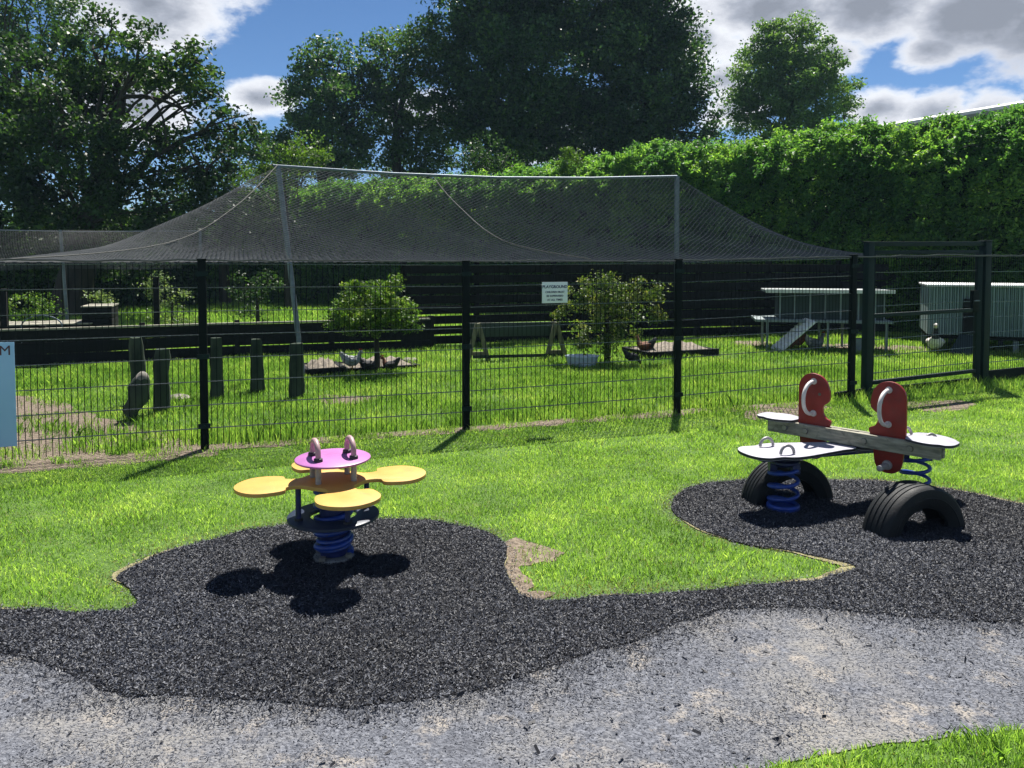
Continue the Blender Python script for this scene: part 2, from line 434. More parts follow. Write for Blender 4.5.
EARTH_PX = [
    [(-120, 402), (-20, 396), (40, 398), (85, 412), (130, 424), (178, 436), (212, 448), (212, 456), (160, 462), (80, 468), (0, 474), (-120, 482)],
    [(499, 545), (530, 541), (566, 551), (562, 560), (524, 566), (528, 588), (566, 596), (530, 601), (509, 592), (500, 570)],
    [(742, 412), (790, 404), (832, 408), (800, 416), (760, 420)],
    [(905, 404), (950, 400), (975, 406), (930, 412)],
    [(318, 396), (368, 397), (372, 402), (330, 404)],
    [(820, 346), (850, 344), (925, 347), (930, 352), (880, 353)],
    [(735, 341), (770, 342), (765, 346), (738, 346)],
]
EARTH = []
for px in EARTH_PX:
    o = rough_outline([G(*p) for p in px], .09, .08); EARTH.append(o)
strip = [FP(-1.4) + NRM * .10, FP(-.5) + NRM * .14, FP(.4) + NRM * .10, FP(1.3) + NRM * .13, FP(2.2) + NRM * .12, FP(2.7) + NRM * .1, FP(2.7) - NRM * .12, FP(1.8) - NRM * .16, FP(1) - NRM * .12, FP(.2) - NRM * .15, FP(-.6) - NRM * .12, FP(-1.4) - NRM * .16]
EARTH.append(rough_outline(strip, .06, .08))
edge_line = rough_outline([G(*p) for p in mulch_px_top[2:]], .035, .06, False)
ein, eout = [], []
for i, p in enumerate(edge_line):
    a, b = edge_line[max(i - 2, 0)], edge_line[min(i + 2, len(edge_line) - 1)]; t = (b - a).normalized(); nrm_ = Vector((-t.y, t.x, 0))
    wd_ = max(.0, .002 + .06 * wob(np.array([p.x]), np.array([p.y]), 2.6)[0])
    ein.append(p - nrm_ * .12); eout.append(p + nrm_ * wd_)
for k, o in enumerate(EARTH):
    sheet('bare_earth', o, .004 + .0011 * (k == len(EARTH) - 1), 'earth')

me = bpy.data.meshes.new('bare_earth'); q_ = len(ein)
me.from_pydata([(p.x, p.y, .0062) for p in ein] + [(p.x, p.y, .0062) for p in eout], [], [(i, i + 1, q_ + i + 1, q_ + i) for i in range(q_ - 1)])
me.materials.append(M['thatch']); me.update(); o = bpy.data.objects.new('thatch_border', me); link(o); o['kind'] = 'structure'
EARTH.append(eout + ein[::-1])

# ---- grass blades
def scatter(x0, x1, y0, y1, dens):
    n = int((x1 - x0) * (y1 - y0) * dens)
    return rng.uniform(x0, x1, n), rng.uniform(y0, y1, n)

def in_view(x, y, pad=360, low=840):
    px = CX + F * x / np.maximum(y, .1)
    return (px > -pad) & (px < 1024 + pad) & (y > .8)

def side(x, y, a=P1, e=E): return (x - a.x) * -e.y + (y - a.y) * e.x    # > 0 beyond the front fence

bl, bs, bp = [], [], []
def lawn_field(x, y, h, w, thin=True):
    k = in_view(x, y) & ~in_poly(x, y, MULCH) & ~in_poly(x, y, PATH)
    x, y = x[k], y[k]
    dm = edge_dist(x, y, MULCH)
    bare = np.zeros(len(x), bool)
    for e in EARTH: bare |= in_poly(x, y, e)
    kp = np.clip(.12 + .55 * wob(x, y, 3.1) + .3 * wob(x, y, 9), .03, .8)
    rim = in_poly(x, y, EARTH[-1])
    keep = ~bare | (rng.uniform(size=len(x)) < np.where(rim, .55, kp))
    x, y, dm, rim = x[keep], y[keep], dm[keep], rim[keep]
    dry = (rng.uniform(size=len(x)) < np.clip(.9 - dm / (.16 + .13 * wob(x, y, 1.5)), .04 + .05 * np.clip(wob(x, y, .9) * 1.6, 0, 1), .9)) | (rim & (rng.uniform(size=len(x)) < .8))
    hh = h * (1 + .4 * wob(x, y, 2.2) + .25 * wob(x, y, .7) + .3 * wob(x, y, 7)) * np.clip(.45 + dm * 4, .45, 1)
    pts = np.stack([x, y, np.zeros(len(x))], 1)
    bl.append(blades(pts[~dry], hh[~dry], w, .9)); bs.append(blades(pts[dry], hh[dry] * .7, w, 1.2))
x, y = scatter(-6.8, 8, 3.6, 6.6, 7500); k = side(x, y) < .1
lawn_field(x[k], y[k], .027, .0042)
x, y = scatter(-8, 14, 6.6, 13, 4200); k = side(x, y) < .1
lawn_field(x[k], y[k], .030, .0060)
x, y = scatter(-.4, 3.8, 1.6, 3.4, 14000)
lawn_field(x, y, .042, .0036)
for i in range(70):
    c = FP(rng.uniform(-1.2, 2.9)) + NRM * rng.uniform(-.04, .16); m_ = 45; r = rng.uniform(.03, .09)
    bl.append(blades(np.stack([rng.normal(c.x, r, m_), rng.normal(c.y, r * .6, m_), np.zeros(m_)], 1), rng.uniform(.04, .075), .0055, .7))
me = np_mesh('grass', np.concatenate(bl), 5, ['grass'])
tag(link(bpy.data.objects.new('grass', me)), 'short sunlit mown grass in front of the fence', 'grass', kind='stuff')
me = np_mesh('dry_grass', np.concatenate(bs), 5, ['straw'])
tag(link(bpy.data.objects.new('dry_grass', me)), 'pale dry straw fringe around the black mulch', 'dry grass', kind='stuff')

def pen_field(x, y, h, w, keep=.08):
    k = in_view(x, y, 260); x, y = x[k], y[k]
    bare = np.zeros(len(x), bool)
    for e in EARTH: bare |= in_poly(x, y, e)
    kp = np.clip(.16 + .6 * wob(x, y, 2.7) + .4 * wob(x, y, 8), .03, .9)
    kk = ~bare | (rng.uniform(size=len(x)) < kp); x, y = x[kk], y[kk]
    hh = h * (1 + .5 * wob(x, y, 1.6) + .35 * wob(x, y, .6))
    bp.append(blades(np.stack([x, y, np.zeros(len(x))], 1), np.maximum(hh, .02), w, .7))
x, y = scatter(-11, 15, 5.0, 12.5, 1900); k = side(x, y) > .1; pen_field(x[k], y[k], .075, .0075)
x, y = scatter(-14, 17, 12.5, 18, 900); pen_field(x, y, .085, .010)
x, y = scatter(-20, 6, 18, 32, 260); pen_field(x, y, .15, .020)
# tufts along the fence foot and in the pen
tx, ty = [], []
for i in range(80):
    t = rng.uniform(-1.2, 3.3); c = FP(t) - NRM * (rng.uniform(.05, .45)); r = rng.uniform(.05, .14)
    m = 90; tx.append(rng.normal(c.x, r, m)); ty.append(rng.normal(c.y, r * .6, m))
tx, ty = np.concatenate(tx), np.concatenate(ty); k = in_view(tx, ty)
bp.append(blades(np.stack([tx[k], ty[k], np.zeros(k.sum())], 1), .095, .007, .6))
for (px, py, r, m, h) in [(262, 440, .24, 700, .17), (205, 437, .2, 400, .14), (130, 437, .35, 500, .10), (560, 410, .2, 300, .14), (720, 408, .2, 260, .16), (60, 430, .2, 120, .1)]:
    c = G(px, py); bp.append(blades(np.stack([rng.normal(c.x, r, m), rng.normal(c.y, r * .5, m), np.zeros(m)], 1), h, .008, .6))
for (px, py, r, m, h) in [(885, 398, .3, 500, .14), (930, 392, .35, 500, .15), (985, 388, .35, 450, .15), (840, 402, .3, 350, .12), (720, 416, .2, 250, .10)]:
    c = G(px, py); bp.append(blades(np.stack([rng.normal(c.x, r, m), rng.normal(c.y, r * .4, m), np.zeros(m)], 1), h, .007, .6))
me = np_mesh('meadow_grass', np.concatenate(bp), 5, ['grass_pen'])
tag(link(bpy.data.objects.new('meadow_grass', me)), 'longer tufted grass growing behind the wire fence', 'grass', kind='stuff')

# ---- rubber shreds and crumbs
def chips(x, y, z, L, W, tilt=.45):
    n = len(x); a = rng.uniform(0, 2 * np.pi, n); t = rng.normal(0, tilt, n); r = rng.normal(0, tilt * 1.4, n)
    L = L * rng.uniform(.5, 1.5, n); W = W * rng.uniform(.6, 1.4, n)
    u = np.stack([np.cos(a) * np.cos(t), np.sin(a) * np.cos(t), np.sin(t)], 1) * (L / 2)[:, None]
    s = np.stack([-np.sin(a) * np.cos(r), np.cos(a) * np.cos(r), np.sin(r)], 1) * (W / 2)[:, None]
    c = np.stack([x, y, z + np.abs(u[:, 2]) + np.abs(s[:, 2])], 1)
    return np.stack([c - u - s * .6, c + u * .7 - s, c + u + s * .5, c - u * .8 + s], 1)
x, y = scatter(-5.8, 7.8, 2.7, 6.3, 24000); k = in_view(x, y, 360); x, y = x[k], y[k]
dist = edge_dist(x, y, MULCH); ins = in_poly(x, y, MULCH)
fall = np.clip(1 - dist / (.26 + .18 * wob(x, y, 2.2)), 0, 1) ** 2
k = ins | ((rng.uniform(size=len(x)) < fall * .75) & in_poly(x, y, PATH)) | (rng.uniform(size=len(x)) < .12 * (dist < .06))
x, y, ins, dist = x[k], y[k], ins[k], dist[k]
low = [G(*p) for p in mulch_px_bot]
dlow = edge_dist(x, y, low, False)
dusty = rng.uniform(size=len(x)) < (.22 * np.exp(-dlow / .40) + .025 * (1 + wob(x, y, 1.3)))
me = np_mesh('rubber_mulch', chips(x, y, np.where(ins, .009, .005) + rng.uniform(0, .006, len(x)), .0125, .0045), 4, ['rubber', 'crumb'], dusty.astype(int))
tag(link(bpy.data.objects.new('rubber_mulch', me)), 'black shredded rubber mulch under the playground springers', 'rubber mulch', kind='stuff')
x, y = scatter(-5, 6.5, 1.6, 4.2, 13000); k = in_view(x, y, 360); x, y = x[k], y[k]
dens = np.clip(.62 + .65 * wob(x, y, 1.9) + .35 * wob(x, y, 5), .10, 1)
k = in_poly(x, y, PATH) & ~in_poly(x, y, MULCH) & (rng.uniform(size=len(x)) < dens)
x, y = x[k], y[k]
big = rng.uniform(size=len(x)) < .006
me = np_mesh('path_crumbs', chips(x, y, np.full(len(x), .0045), np.where(big, .026, .0085), np.where(big, .011, .004), .35), 4, ['crumb', 'board_edge'], big.astype(int))
tag(link(bpy.data.objects.new('path_crumbs', me)), 'grey crumbs and grit scattered over the worn path', 'grit', kind='stuff')

# ------------------------------------------------------------------ front fence
ztop = {-2: 1.70, -1: 1.70, 0: 1.705, 1: 1.69, 2: 1.71, 3: 1.765}
fence = thing('wire_fence', 'dark green welded wire mesh fence running across behind the playground', 'fence', FP(0))
def post(p, h, w, name='post', mat='dark_paint', parent=None, ang=None):
    a = math.atan2(E.y, E.x) if ang is None else ang
    m = MB(); m.box((p.x, p.y, h / 2), (w, w * .8, h), a)
    o = obj(name, m, mat, parent, bevel=.006)
    c = MB(); c.box((p.x, p.y, h + .008), (w * 1.14, w * .94, .016), a); obj('cap', c, mat, o, bevel=.004)
    if name == 'post':
        q = Vector((p.x, p.y, 0)); nn = Vector((math.sin(a), -math.cos(a), 0)); ee = Vector((math.cos(a), math.sin(a), 0))
        for z in (.22, .85, h - .12):
            c = MB(); c.box(q + nn * (w * .4 + .006) + Z * z, (w * 1.5, .011, .045), a); c.tube([q + nn * (w * .4 + .011) + Z * z, q + nn * (w * .4 + .02) + Z * z], .009, 8)
            obj('clamp', c, 'gate_paint', o)
    return o
def panel(p, q, h0, h1, parent, mat='wire', z0=.04, step=.2125, sp=.05, name='mesh_panel'):
    m = MB(); d = q - p; L = d.length; e = d / L; nn = Vector((e.y, -e.x, 0))
    n = int(L / sp)
    for i in range(n + 1):
        b = p + e * (L * (i + .5) / (n + 1)); t = (i + .5) / (n + 1); ht = h0 + (h1 - h0) * t
        j = random.uniform(-.002, .002)
        m.mi = 1; m.tube([(b.x, b.y, z0), (b.x + j, b.y, ht)], .0034, 5, False); m.mi = 0
    k = 0; z = 0
    while True:
        za, zb = h0 - .012 - k * step, h1 - .012 - k * step
        if min(za, zb) < z0: break
        for s in (-.0068, .0068):
            m.tube([(p.x + nn.x * s, p.y + nn.y * s, za), (q.x + nn.x * s, q.y + nn.y * s, zb)], .0038, 6, False)
        k += 1
    return obj(name, m, [mat, 'wire_dark'], parent)
for k in range(-2, 4):
    post(FP(k), ztop[k] + .01, .07, parent=fence)
    if k < 3:
        panel(FP(k) + E * .035, FP(k + 1) - E * .035, ztop[k] - .01, ztop[k + 1] - .01, fence)
ga = math.atan2(GE.y, GE.x)
post(GL, 1.94, .105, 'gate_post', 'gate_paint', fence, ga)
post(GR, 1.985, .125, 'gate_post', 'gate_paint', fence, ga)
m = MB(); m.bar(GL + Z * 1.925 + GE * .05, GR + Z * 1.955 - GE * .06, .05, .06); obj('lintel', m, 'gate_paint', fence, bevel=.004)
QR = GR + GE * 2.4
post(QR, 1.78, .07, parent=fence, ang=ga)
panel(GR + GE * .07, QR - GE * .04, 1.79, 1.79, fence)
m = MB(); m.bar(FP(2.9) + Z * .06 + NRM * .0, GL + Z * .06, .03, .1); obj('gravel_board', m, 'dark_paint', fence)
m = MB(); m.bar(GR + Z * .09 + GE * .07, QR + Z * .09 - GE * .04, .03, .17); obj('gravel_board', m, 'dark_paint', fence)

gate = thing('mesh_gate', 'green steel framed mesh gate between two tall square posts', 'gate', GL + GE * .1)
a0, a1 = GL + GE * .07, GR - GE * .14
m = MB()
m.bar(a0 + Z * .12, a0 + Z * 1.84, .05, .05)
m.bar(a1 + Z * .07, a1 + Z * 1.86, .07, .07)
for z in (.17, 1.02, 1.82):
    m.bar(a0 + Z * z + GE * .026, a1 + Z * (z + .02) - GE * .036, .045, .05)
obj('gate_frame', m, 'gate_paint', gate, bevel=.004)
panel(a0 + GE * .03, a1 - GE * .04, 1.79, 1.81, gate, z0=.2, name='gate_mesh')
m = MB(); m.box(a1 + Z * 1.16 - GE * .08 + NRM * .0, (.12, .055, .30), ga); lk = obj('latch_box', m, 'dark_paint', gate, bevel=.005)
m = MB(); hp = a1 + Z * 1.17 - GE * .08 + NRM * .03
m.tube([hp, hp + NRM * .05, hp + NRM * .05 - GE * .11], .009, 8); obj('handle', m, 'galv', lk)
m = MB(); m.bar(a0 + Z * .05, a1 + Z * .05, .04, .09); obj('kick_board', m, 'dark_paint', gate)

# ------------------------------------------------------------------ signs
def text_mesh(body, size, mat, parent, origin, ex, ez, name, extrude=.0008, bold=.0):
    cu = bpy.data.curves.new('lettering', 'FONT'); cu.body = body; cu.size = size; cu.align_x = 'CENTER'; cu.align_y = 'CENTER'
    cu.extrude = extrude; cu.offset = bold; cu.space_line = 1.0
    t = bpy.data.objects.new('lettering_curve', cu); COL.objects.link(t)
    bpy.context.view_layer.update()
    me = bpy.data.meshes.new_from_object(t.evaluated_get(bpy.context.evaluated_depsgraph_get()))
    bpy.data.objects.remove(t)
    me.materials.clear(); me.materials.append(M[mat])
    en = ex.cross(ez)
    off = Vector(origin) - root_loc(parent)
    mat4 = Matrix(((ex.x, ez.x, en.x, off.x), (ex.y, ez.y, en.y, off.y), (ex.z, ez.z, en.z, off.z), (0, 0, 0, 1)))
    me.transform(mat4)
    o = bpy.data.objects.new(name, me); link(o, parent); return o
# playground notice
def on_fence(px, out):
    """where the line of sight at photo column px meets the fence plane, moved out towards us"""
    d = ray(px, 300); a = P1 + NRM * out
    t = (a.x * E.y - a.y * E.x) / (d.x * E.y - d.y * E.x)
    return Vector((d.x * t, d.y * t, 0))
nl, nr = on_fence(542, .02), on_fence(567.5, .02)
w = (nr - nl).length; c = (nl + nr) / 2; dist = c.y
zt, zb = P(555, 282, dist).z, P(555, 303, dist).z
sg = thing('notice_sign', 'small white notice with navy lettering wired high on the mesh fence', 'sign', c + Z * zb)
m = MB(); m.bar(nl + Z * (zt + zb) / 2, nr + Z * (zt + zb) / 2, .004, zt - zb); obj('sign_plate', m, 'sign_white', sg, bevel=.001)
H = zt - zb; fo = c + NRM * .0035
for body, fy, sz, bd in (('PLAYGROUND', .77, .0425, .0010), ('CHILDREN MUST', .52, .0285, .0005), ('BE SUPERVISED', .335, .0285, .0005), ('AT ALL TIMES', .15, .0285, .0005)):
    o = text_mesh(body, sz, 'ink', sg, fo + Z * (zb + H * fy), E, Z, 'lettering', bold=bd)
# big board at the left edge
bl_, br_ = on_fence(-150, .03), on_fence(13, .03)
zt, zb = P(8, 342, br_.y).z, P(8, 446, br_.y).z
m = MB(); sg2 = thing('information_board', 'tall pale blue board with one dark letter M, tied to fence', 'sign', (bl_ + br_) / 2 + Z * zb)
m.bar(bl_ + Z * (zt + zb) / 2, br_ + Z * (zt + zb) / 2, .006, zt - zb); obj('sign_plate', m, 'sign_blue', sg2, bevel=.003)
mc = on_fence(3.5, .03) + NRM * .0045
text_mesh('M', .115, 'ink_red', sg2, mc + Z * P(4, 351, mc.y).z, E, Z, 'lettering', bold=.0)

# ------------------------------------------------------------------ net canopy
def thin_mesh(mb, pts, r): mb.tube(pts, r, 3, False)
NT = 8.2
s0, s3 = -1.45, 4.35     # panel units along the fence
R1, R2 = P(278, 166, 11.4), P(677, 176.5, 13.9)
def st(p): d = p - P1; return d.dot(E) / LPAN, -d.dot(NRM)
(sr1, tr1), (sr2, tr2) = st(R1), st(R2)
def net_h(s, t):
    k = min(max((s - sr1) / (sr2 - sr1), 0), 1)
    tr = tr1 + (tr2 - tr1) * k; hr = R1.z + (R2.z - R1.z) * k - .10 * math.sin(k * math.pi)
    a = (tr - t) / tr if t < tr else (t - tr) / (NT - tr)
    b = max((sr1 - s) / (sr1 - s0), (s - sr2) / (s3 - sr2), 0)
    d = min(1, math.hypot(max(a, 0), b) if b > 0 else max(a, 0))
    he = 1.70 + .05 * max(0, min(s, 3.5) - 2)
    return he + (hr - he) * (1 - d) ** (1.75 + .75 * min(1, b * 2)) + .02 * math.sin(s * 9 + t * 2.5) * d * (1 - d) * 3
def netP(s, t):
    p = P1 + E * (LPAN * s) - NRM * t; return Vector((p.x, p.y, net_h(s, t)))
canopy = thing('aviary_net', 'dark grey bird netting draped over the ridge pole above hen pen', 'netting', FP(.5))
segs = []
A0, A1, cell, seg = s0 * LPAN, s3 * LPAN, .063, .16
W_ = A1 - A0
nb = MB()
for sgn in (1, -1):
    lo, hi = (A0 - NT, A1) if sgn == 1 else (A0, A1 + NT)
    c = lo
    while c < hi:
        # line a = c + sgn*t
        ts = np.arange(0, NT + 1e-6, seg * .7)
        run = []
        for t in list(ts) + [None]:
            ok = t is not None and A0 <= c + sgn * t <= A1
            if ok: run.append(netP((c + sgn * t) / LPAN, t))
            else:
                if len(run) > 1: segs.append(run)
                run = []
        c += cell * 1.4142
verts = []; 
rr = .0020
for run in segs:
    for a, b in zip(run[:-1], run[1:]):
        d = (b - a).normalized(); u = d.cross(Z).normalized() * rr; w2 = Z * rr
        verts.append((a + w2, b + w2, b - u - w2, a - u - w2)); verts.append((a + w2, a + u - w2, b + u - w2, b + w2))
va = np.array([[tuple(p) for p in q] for q in verts]); va -= np.array(canopy.location)[None, None, :]
me = np_mesh('net_sheet', va, 4, ['net']); o = bpy.data.objects.new('net_sheet', me); link(o, canopy)
m = MB(); m.tube([R1 + (R1 - R2) * .01, R1.lerp(R2, .25) - Z * .075, R1.lerp(R2, .5) - Z * .10, R1.lerp(R2, .75) - Z * .07, R2], .024, 8); obj('ridge_pole', m, 'galv', canopy)
b1 = G(303, 376); b2 = Vector((R2.x + .02, R2.y, 0))
m = MB(); m.tube([Vector((b1.x, b1.y, 0)), R1 - Z * .0], .04, 10); obj('pole', m, 'galv', canopy)
m = MB(); m.tube([b2, R2], .045, 10); obj('pole', m, 'galv', canopy)
# border rope and two loose cords
m = MB(); m.tube([netP(s, 0) + Z * (.006 + random.uniform(0, .018)) for s in np.linspace(s0, s3, 90)], .009, 6); obj('border_rope', m, 'net', canopy)
for (sa, ta, sb, tb) in ((sr1 + .02, tr1 * .95, -1.2, .25), (1.0, tr1 * .93, 2.0, .1), (2.0, tr1 * .85, 0.95, .15)):
    pass
def cord(pts_st, name='loose_cord'):
    m = MB(); pts = [netP(s, t) + Z * .02 for s, t in pts_st]; m.tube(catmull(pts, 6), .006, 5); obj(name, m, 'rope', canopy)
cord([(sr1, tr1), (sr1 - .25, tr1 * .72), (sr1 - .55, tr1 * .5), (sr1 - 1.1, tr1 * .2), (sr1 - 1.6, tr1 * .02)])
k = sr1 + (sr2 - sr1) * .34
cord([(k, tr1 * .98), (k + .03, tr1 * .75), (k + .1, tr1 * .4), (k + .3, tr1 * .05)])

# second lower net at the far left with its pole
sp = thing('side_netting', 'low dark side net hung between thin poles at far left', 'netting', P(53, 322, 14.5))
tl, tr_ = P(-60, 229, 14.2), P(200, 231, 16.2)
nv = []
def s2(u, v):
    a = tl.lerp(tr_, u); sag = .10 * math.sin(u * math.pi * 2.0) ** 2
    drop = v * .95
    return Vector((a.x, a.y - drop * .9 - .25 * math.sin(v * 3) , a.z - .12 * sag - .75 * v - .16 * math.sin(v * 3.0) * (1 + .6 * math.sin(u * 9))))
for i in range(110):
    for sgn in (1, -1):
        u0 = i / 110 if sgn == 1 else i / 110
        prev = None
        for j in range(12):
            v = j / 11; u = u0 + sgn * v * .20
            p = s2(u, v) if 0 <= u <= 1 else None
            if p is not None and prev is not None:
                d = (p - prev).normalized(); uu = d.cross(Y).normalized() * .0024; ww = Y * .0024
                nv.append((prev - uu, p - uu, p + uu, prev + uu)); nv.append((prev - ww, p - ww, p + ww, prev + ww))
            prev = p
nv = np.array([[tuple(p) for p in q] for q in nv]) - np.array(sp.location)[None, None, :]
me = np_mesh('net_sheet', nv, 4, ['net']); link(bpy.data.objects.new('net_sheet', me), sp)
m = MB(); m.tube([tl, tl.lerp(tr_, .5) - Z * .03, tr_], .012, 6); obj('top_wire', m, 'galv', sp)
pp = tl.lerp(tr_, .43)
m = MB(); m.tube([Vector((pp.x + .12, pp.y, 0)), pp], .03, 8); obj('pole', m, 'galv', sp)
m = MB(); m.tube([Vector((tr_.x, tr_.y, 0)), tr_], .03, 8); obj('pole', m, 'galv', sp)

# ------------------------------------------------------------------ back boundary of the pen
bw0, bw1, bw2 = G(-160, 374), G(40, 366), G(430, 350)
lw = thing('board_wall', 'low black board wall with pale top rails behind the stumps', 'low fence', bw1)
def board_run(a, b, zs, th, hgt, parent, name, mat='darkwood'):
    m = MB()
    for z in zs:
        j = random.uniform(-.012, .012)
        m.bar(a + Z * (z + j), b + Z * (z - j), th, hgt)
    return obj(name, m, mat, parent, bevel=.004)
for a, b in ((bw0, bw1), (bw1, G(235, 357)), (G(235, 357), bw2)):
    board_run(a + Z * 0, b, (.10, .30, .49), .035, .185, lw, 'board_panel')
    d = (b - a).normalized(); 
    m = MB(); m.bar(a + Z * .605, b + Z * .605, .10, .03); obj('top_rail', m, 'weathered', lw)
for p in (bw0, bw1, G(140, 361.5), G(235, 357), G(330, 353.5), bw2):
    m = MB(); q = p + Vector((.02, .065, 0)); m.box(q + Z * .33, (.09, .09, .66), .37); obj('post', m, 'darkwood', lw)

tf0, tf1, tf2 = G(405, 347), G(700, 337), G(1150, 326)
tf = thing('slatted_fence', 'tall dark slatted timber fence closing the back of the pen', 'fence', tf0)
zsl = [.12 + .205 * i for i in range(8)]
for a, b in ((tf0, G(555, 342)), (G(555, 342), tf1), (tf1, G(840, 333)), (G(840, 333), G(980, 330)), (G(980, 330), tf2)):
    board_run(a, b, zsl, .03, .19 if a.x > .9 else .165, tf, 'slat_panel')
for px, py in ((405, 347), (478, 344.5), (555, 342), (628, 339.5), (700, 337), (770, 335), (840, 333), (910, 331.5), (980, 330)):
    p = G(px, py) + Vector((-.03, .08, 0)); m = MB(); m.box(p + Z * .87, (.10, .10, 1.74), .37); obj('post', m, 'darkwood', tf)

# inner cross fence posts and box beds at left
for (px, y0, y1, Yd, lab) in ((157, 278, 332, 15.5, 'thin black post standing in the sunny strip beside the pale shrub'), (5, 290, 345, 13.4, 'thin black post beside the dark leafy shrub at far left')):
    p = P(px, y1, Yd); t = P(px, y0, Yd); m = MB(); m.box((p.x, p.y, t.z / 2), (.11, .11, t.z), .3)
    r_ = thing('wooden_post', lab, 'post', (p.x, p.y, 0), 'posts behind the board wall')
    obj('post_shaft', m, 'darkwood', r_, bevel=.008)
    m = MB(); m.box((p.x, p.y, t.z + .012), (.13, .13, .024), .3); obj('cap', m, 'darkwood', r_)
def crate(px0, px1, y0, y1, Yd, lab, name='planter_box'):
    a, b = P(px0, y1, Yd), P(px1, y1, Yd); t = P(px0, y0, Yd)
    r_ = thing(name, lab, 'planter', ((a.x + b.x) / 2, Yd, 0))
    wdt = b.x - a.x; hgt = t.z
    m = MB()
    for z in range(4): m.box(((a.x + b.x) / 2, Yd, hgt * (z + .5) / 4), (wdt, .9, hgt / 4 - .008), .36)
    obj('boards', m, 'darkwood', r_, bevel=.006)
    m = MB(); m.box(((a.x + b.x) / 2, Yd, hgt + .012), (wdt * 1.04, .95, .024), .36); obj('rim', m, 'weathered', r_)
crate(88, 114, 306, 330, 14.4, 'tall black slatted planter box behind the board wall')
crate(-30, 86, 324, 338, 13.9, 'long low black planter box at far left behind board wall')
hp = P(42, 328, 13.3)
m = MB(); m.tube([hp + Vector((.36 * math.cos(a), 0, .02 + .20 * math.sin(a))) for a in np.linspace(0, math.pi, 16)], .011, 6)
m.tube([Vector((hp.x - .36, hp.y, 0)), hp + Vector((-.36, 0, .03))], .011, 6); m.tube([Vector((hp.x + .36, hp.y, 0)), hp + Vector((.36, 0, .03))], .011, 6)
tag(obj('wire_hoop', m, 'galv', None, (hp.x, hp.y, 0)), 'thin grey wire hoop arched over the low planter box', 'hoop')

# ------------------------------------------------------------------ upright sleepers
def stump(px, y0, y1, wpx, lab, lean=0.0, top_w=.8, name='timber_stump'):
    b = G(px, y1); s = b.y / F; t = P(px + lean, y0, b.y)
    w = wpx * s; h = t.z
    m = MB(); n = 8; k = 9; vs = []
    for i in range(k):
        f = i / (k - 1); c = Vector((b.x + (t.x - b.x) * f, b.y, h * f))
        for j in range(n):
            a = 2 * math.pi * (j + .5) / n + .25
            q = 1 / max(abs(math.cos(a - .25)), abs(math.sin(a - .25))) * .86
            rad = w / 2 * (1 + (top_w - 1) * f) * q * (1 - .10 * (i == k - 1))
            pt = c + Vector((math.cos(a) * rad, math.sin(a) * rad * .8, .0))
            nz = mnoise.noise_vector(pt * 6) * .018
            vs.append(pt + nz * (1 if i else .3))
    fs = [(i * n + j, i * n + (j + 1) % n, (i + 1) * n + (j + 1) % n, (i + 1) * n + j) for i in range(k - 1) for j in range(n)]
    fs += [tuple(range(n))[::-1], tuple((k - 1) * n + j for j in range(n))]
    m.add(vs, fs)
    o = obj(name, m, 'sleeper', None, b, smooth=50)
    return tag(o, lab, 'stump', 'upright timber stumps in the pen')
stump(140, 338, 404, 20, 'tallest mossy timber stump, tapering, directly behind the leaning stone', -4, .72)
stump(161, 349, 413, 18, 'upright mossy stump just right of the leaning stone', 1, .92)
stump(217, 338, 399, 16, 'upright mossy stump partly hidden by the leftmost full fence post', -1, .8)
stump(258, 339, 392, 17, 'upright mossy stump standing alone, second from the leaning grey pole', -2, .75)
stump(297, 343, 398, 18, 'upright mossy stump in front of the leaning grey net pole', -1, .85)
b = G(137, 420)
bm = bmesh.new(); bmesh.ops.create_icosphere(bm, subdivisions=3, radius=1)
for v in bm.verts:
    v.co = Vector((v.co.x * .12, v.co.y * .12, v.co.z * .27)); v.co.x += v.co.z * .32
    v.co += mnoise.noise_vector(v.co * 6) * .05; v.co.z += .235
me = bpy.data.meshes.new('leaning_stone'); bm.to_mesh(me); bm.free(); me.materials.append(M['sleeper']); me.materials.append(M['stone'])
for p in me.polygons:
    if p.center.z > .455: p.material_index = 1
smooth_by_angle(me, 35)
o = bpy.data.objects.new('leaning_stone', me); o.location = (b.x, b.y, 0); link(o); tag(o, 'rough leaning boulder with pale top against the timber stumps', 'stone')
def flat_stone(px, py, r, lab):
    c = G(px, py); bm = bmesh.new(); bmesh.ops.create_icosphere(bm, subdivisions=2, radius=1)
    for v in bm.verts:
        v.co = Vector((v.co.x * r, v.co.y * r * .8, max(v.co.z, -.3) * r * .35)); v.co += mnoise.noise_vector(v.co * 7 + c) * r * .25
    me = bpy.data.meshes.new('flat_stone'); bm.to_mesh(me); bm.free(); me.materials.append(M['stone']); smooth_by_angle(me, 35)
    o = bpy.data.objects.new('flat_stone', me); o.location = (c.x, c.y, .03); link(o); tag(o, lab, 'stone')
flat_stone(178, 401, .16, 'flat pale stone in the grass right of the mossy stumps')
flat_stone(410, 362, .15, 'flat pale stone right of the round tree trunk')

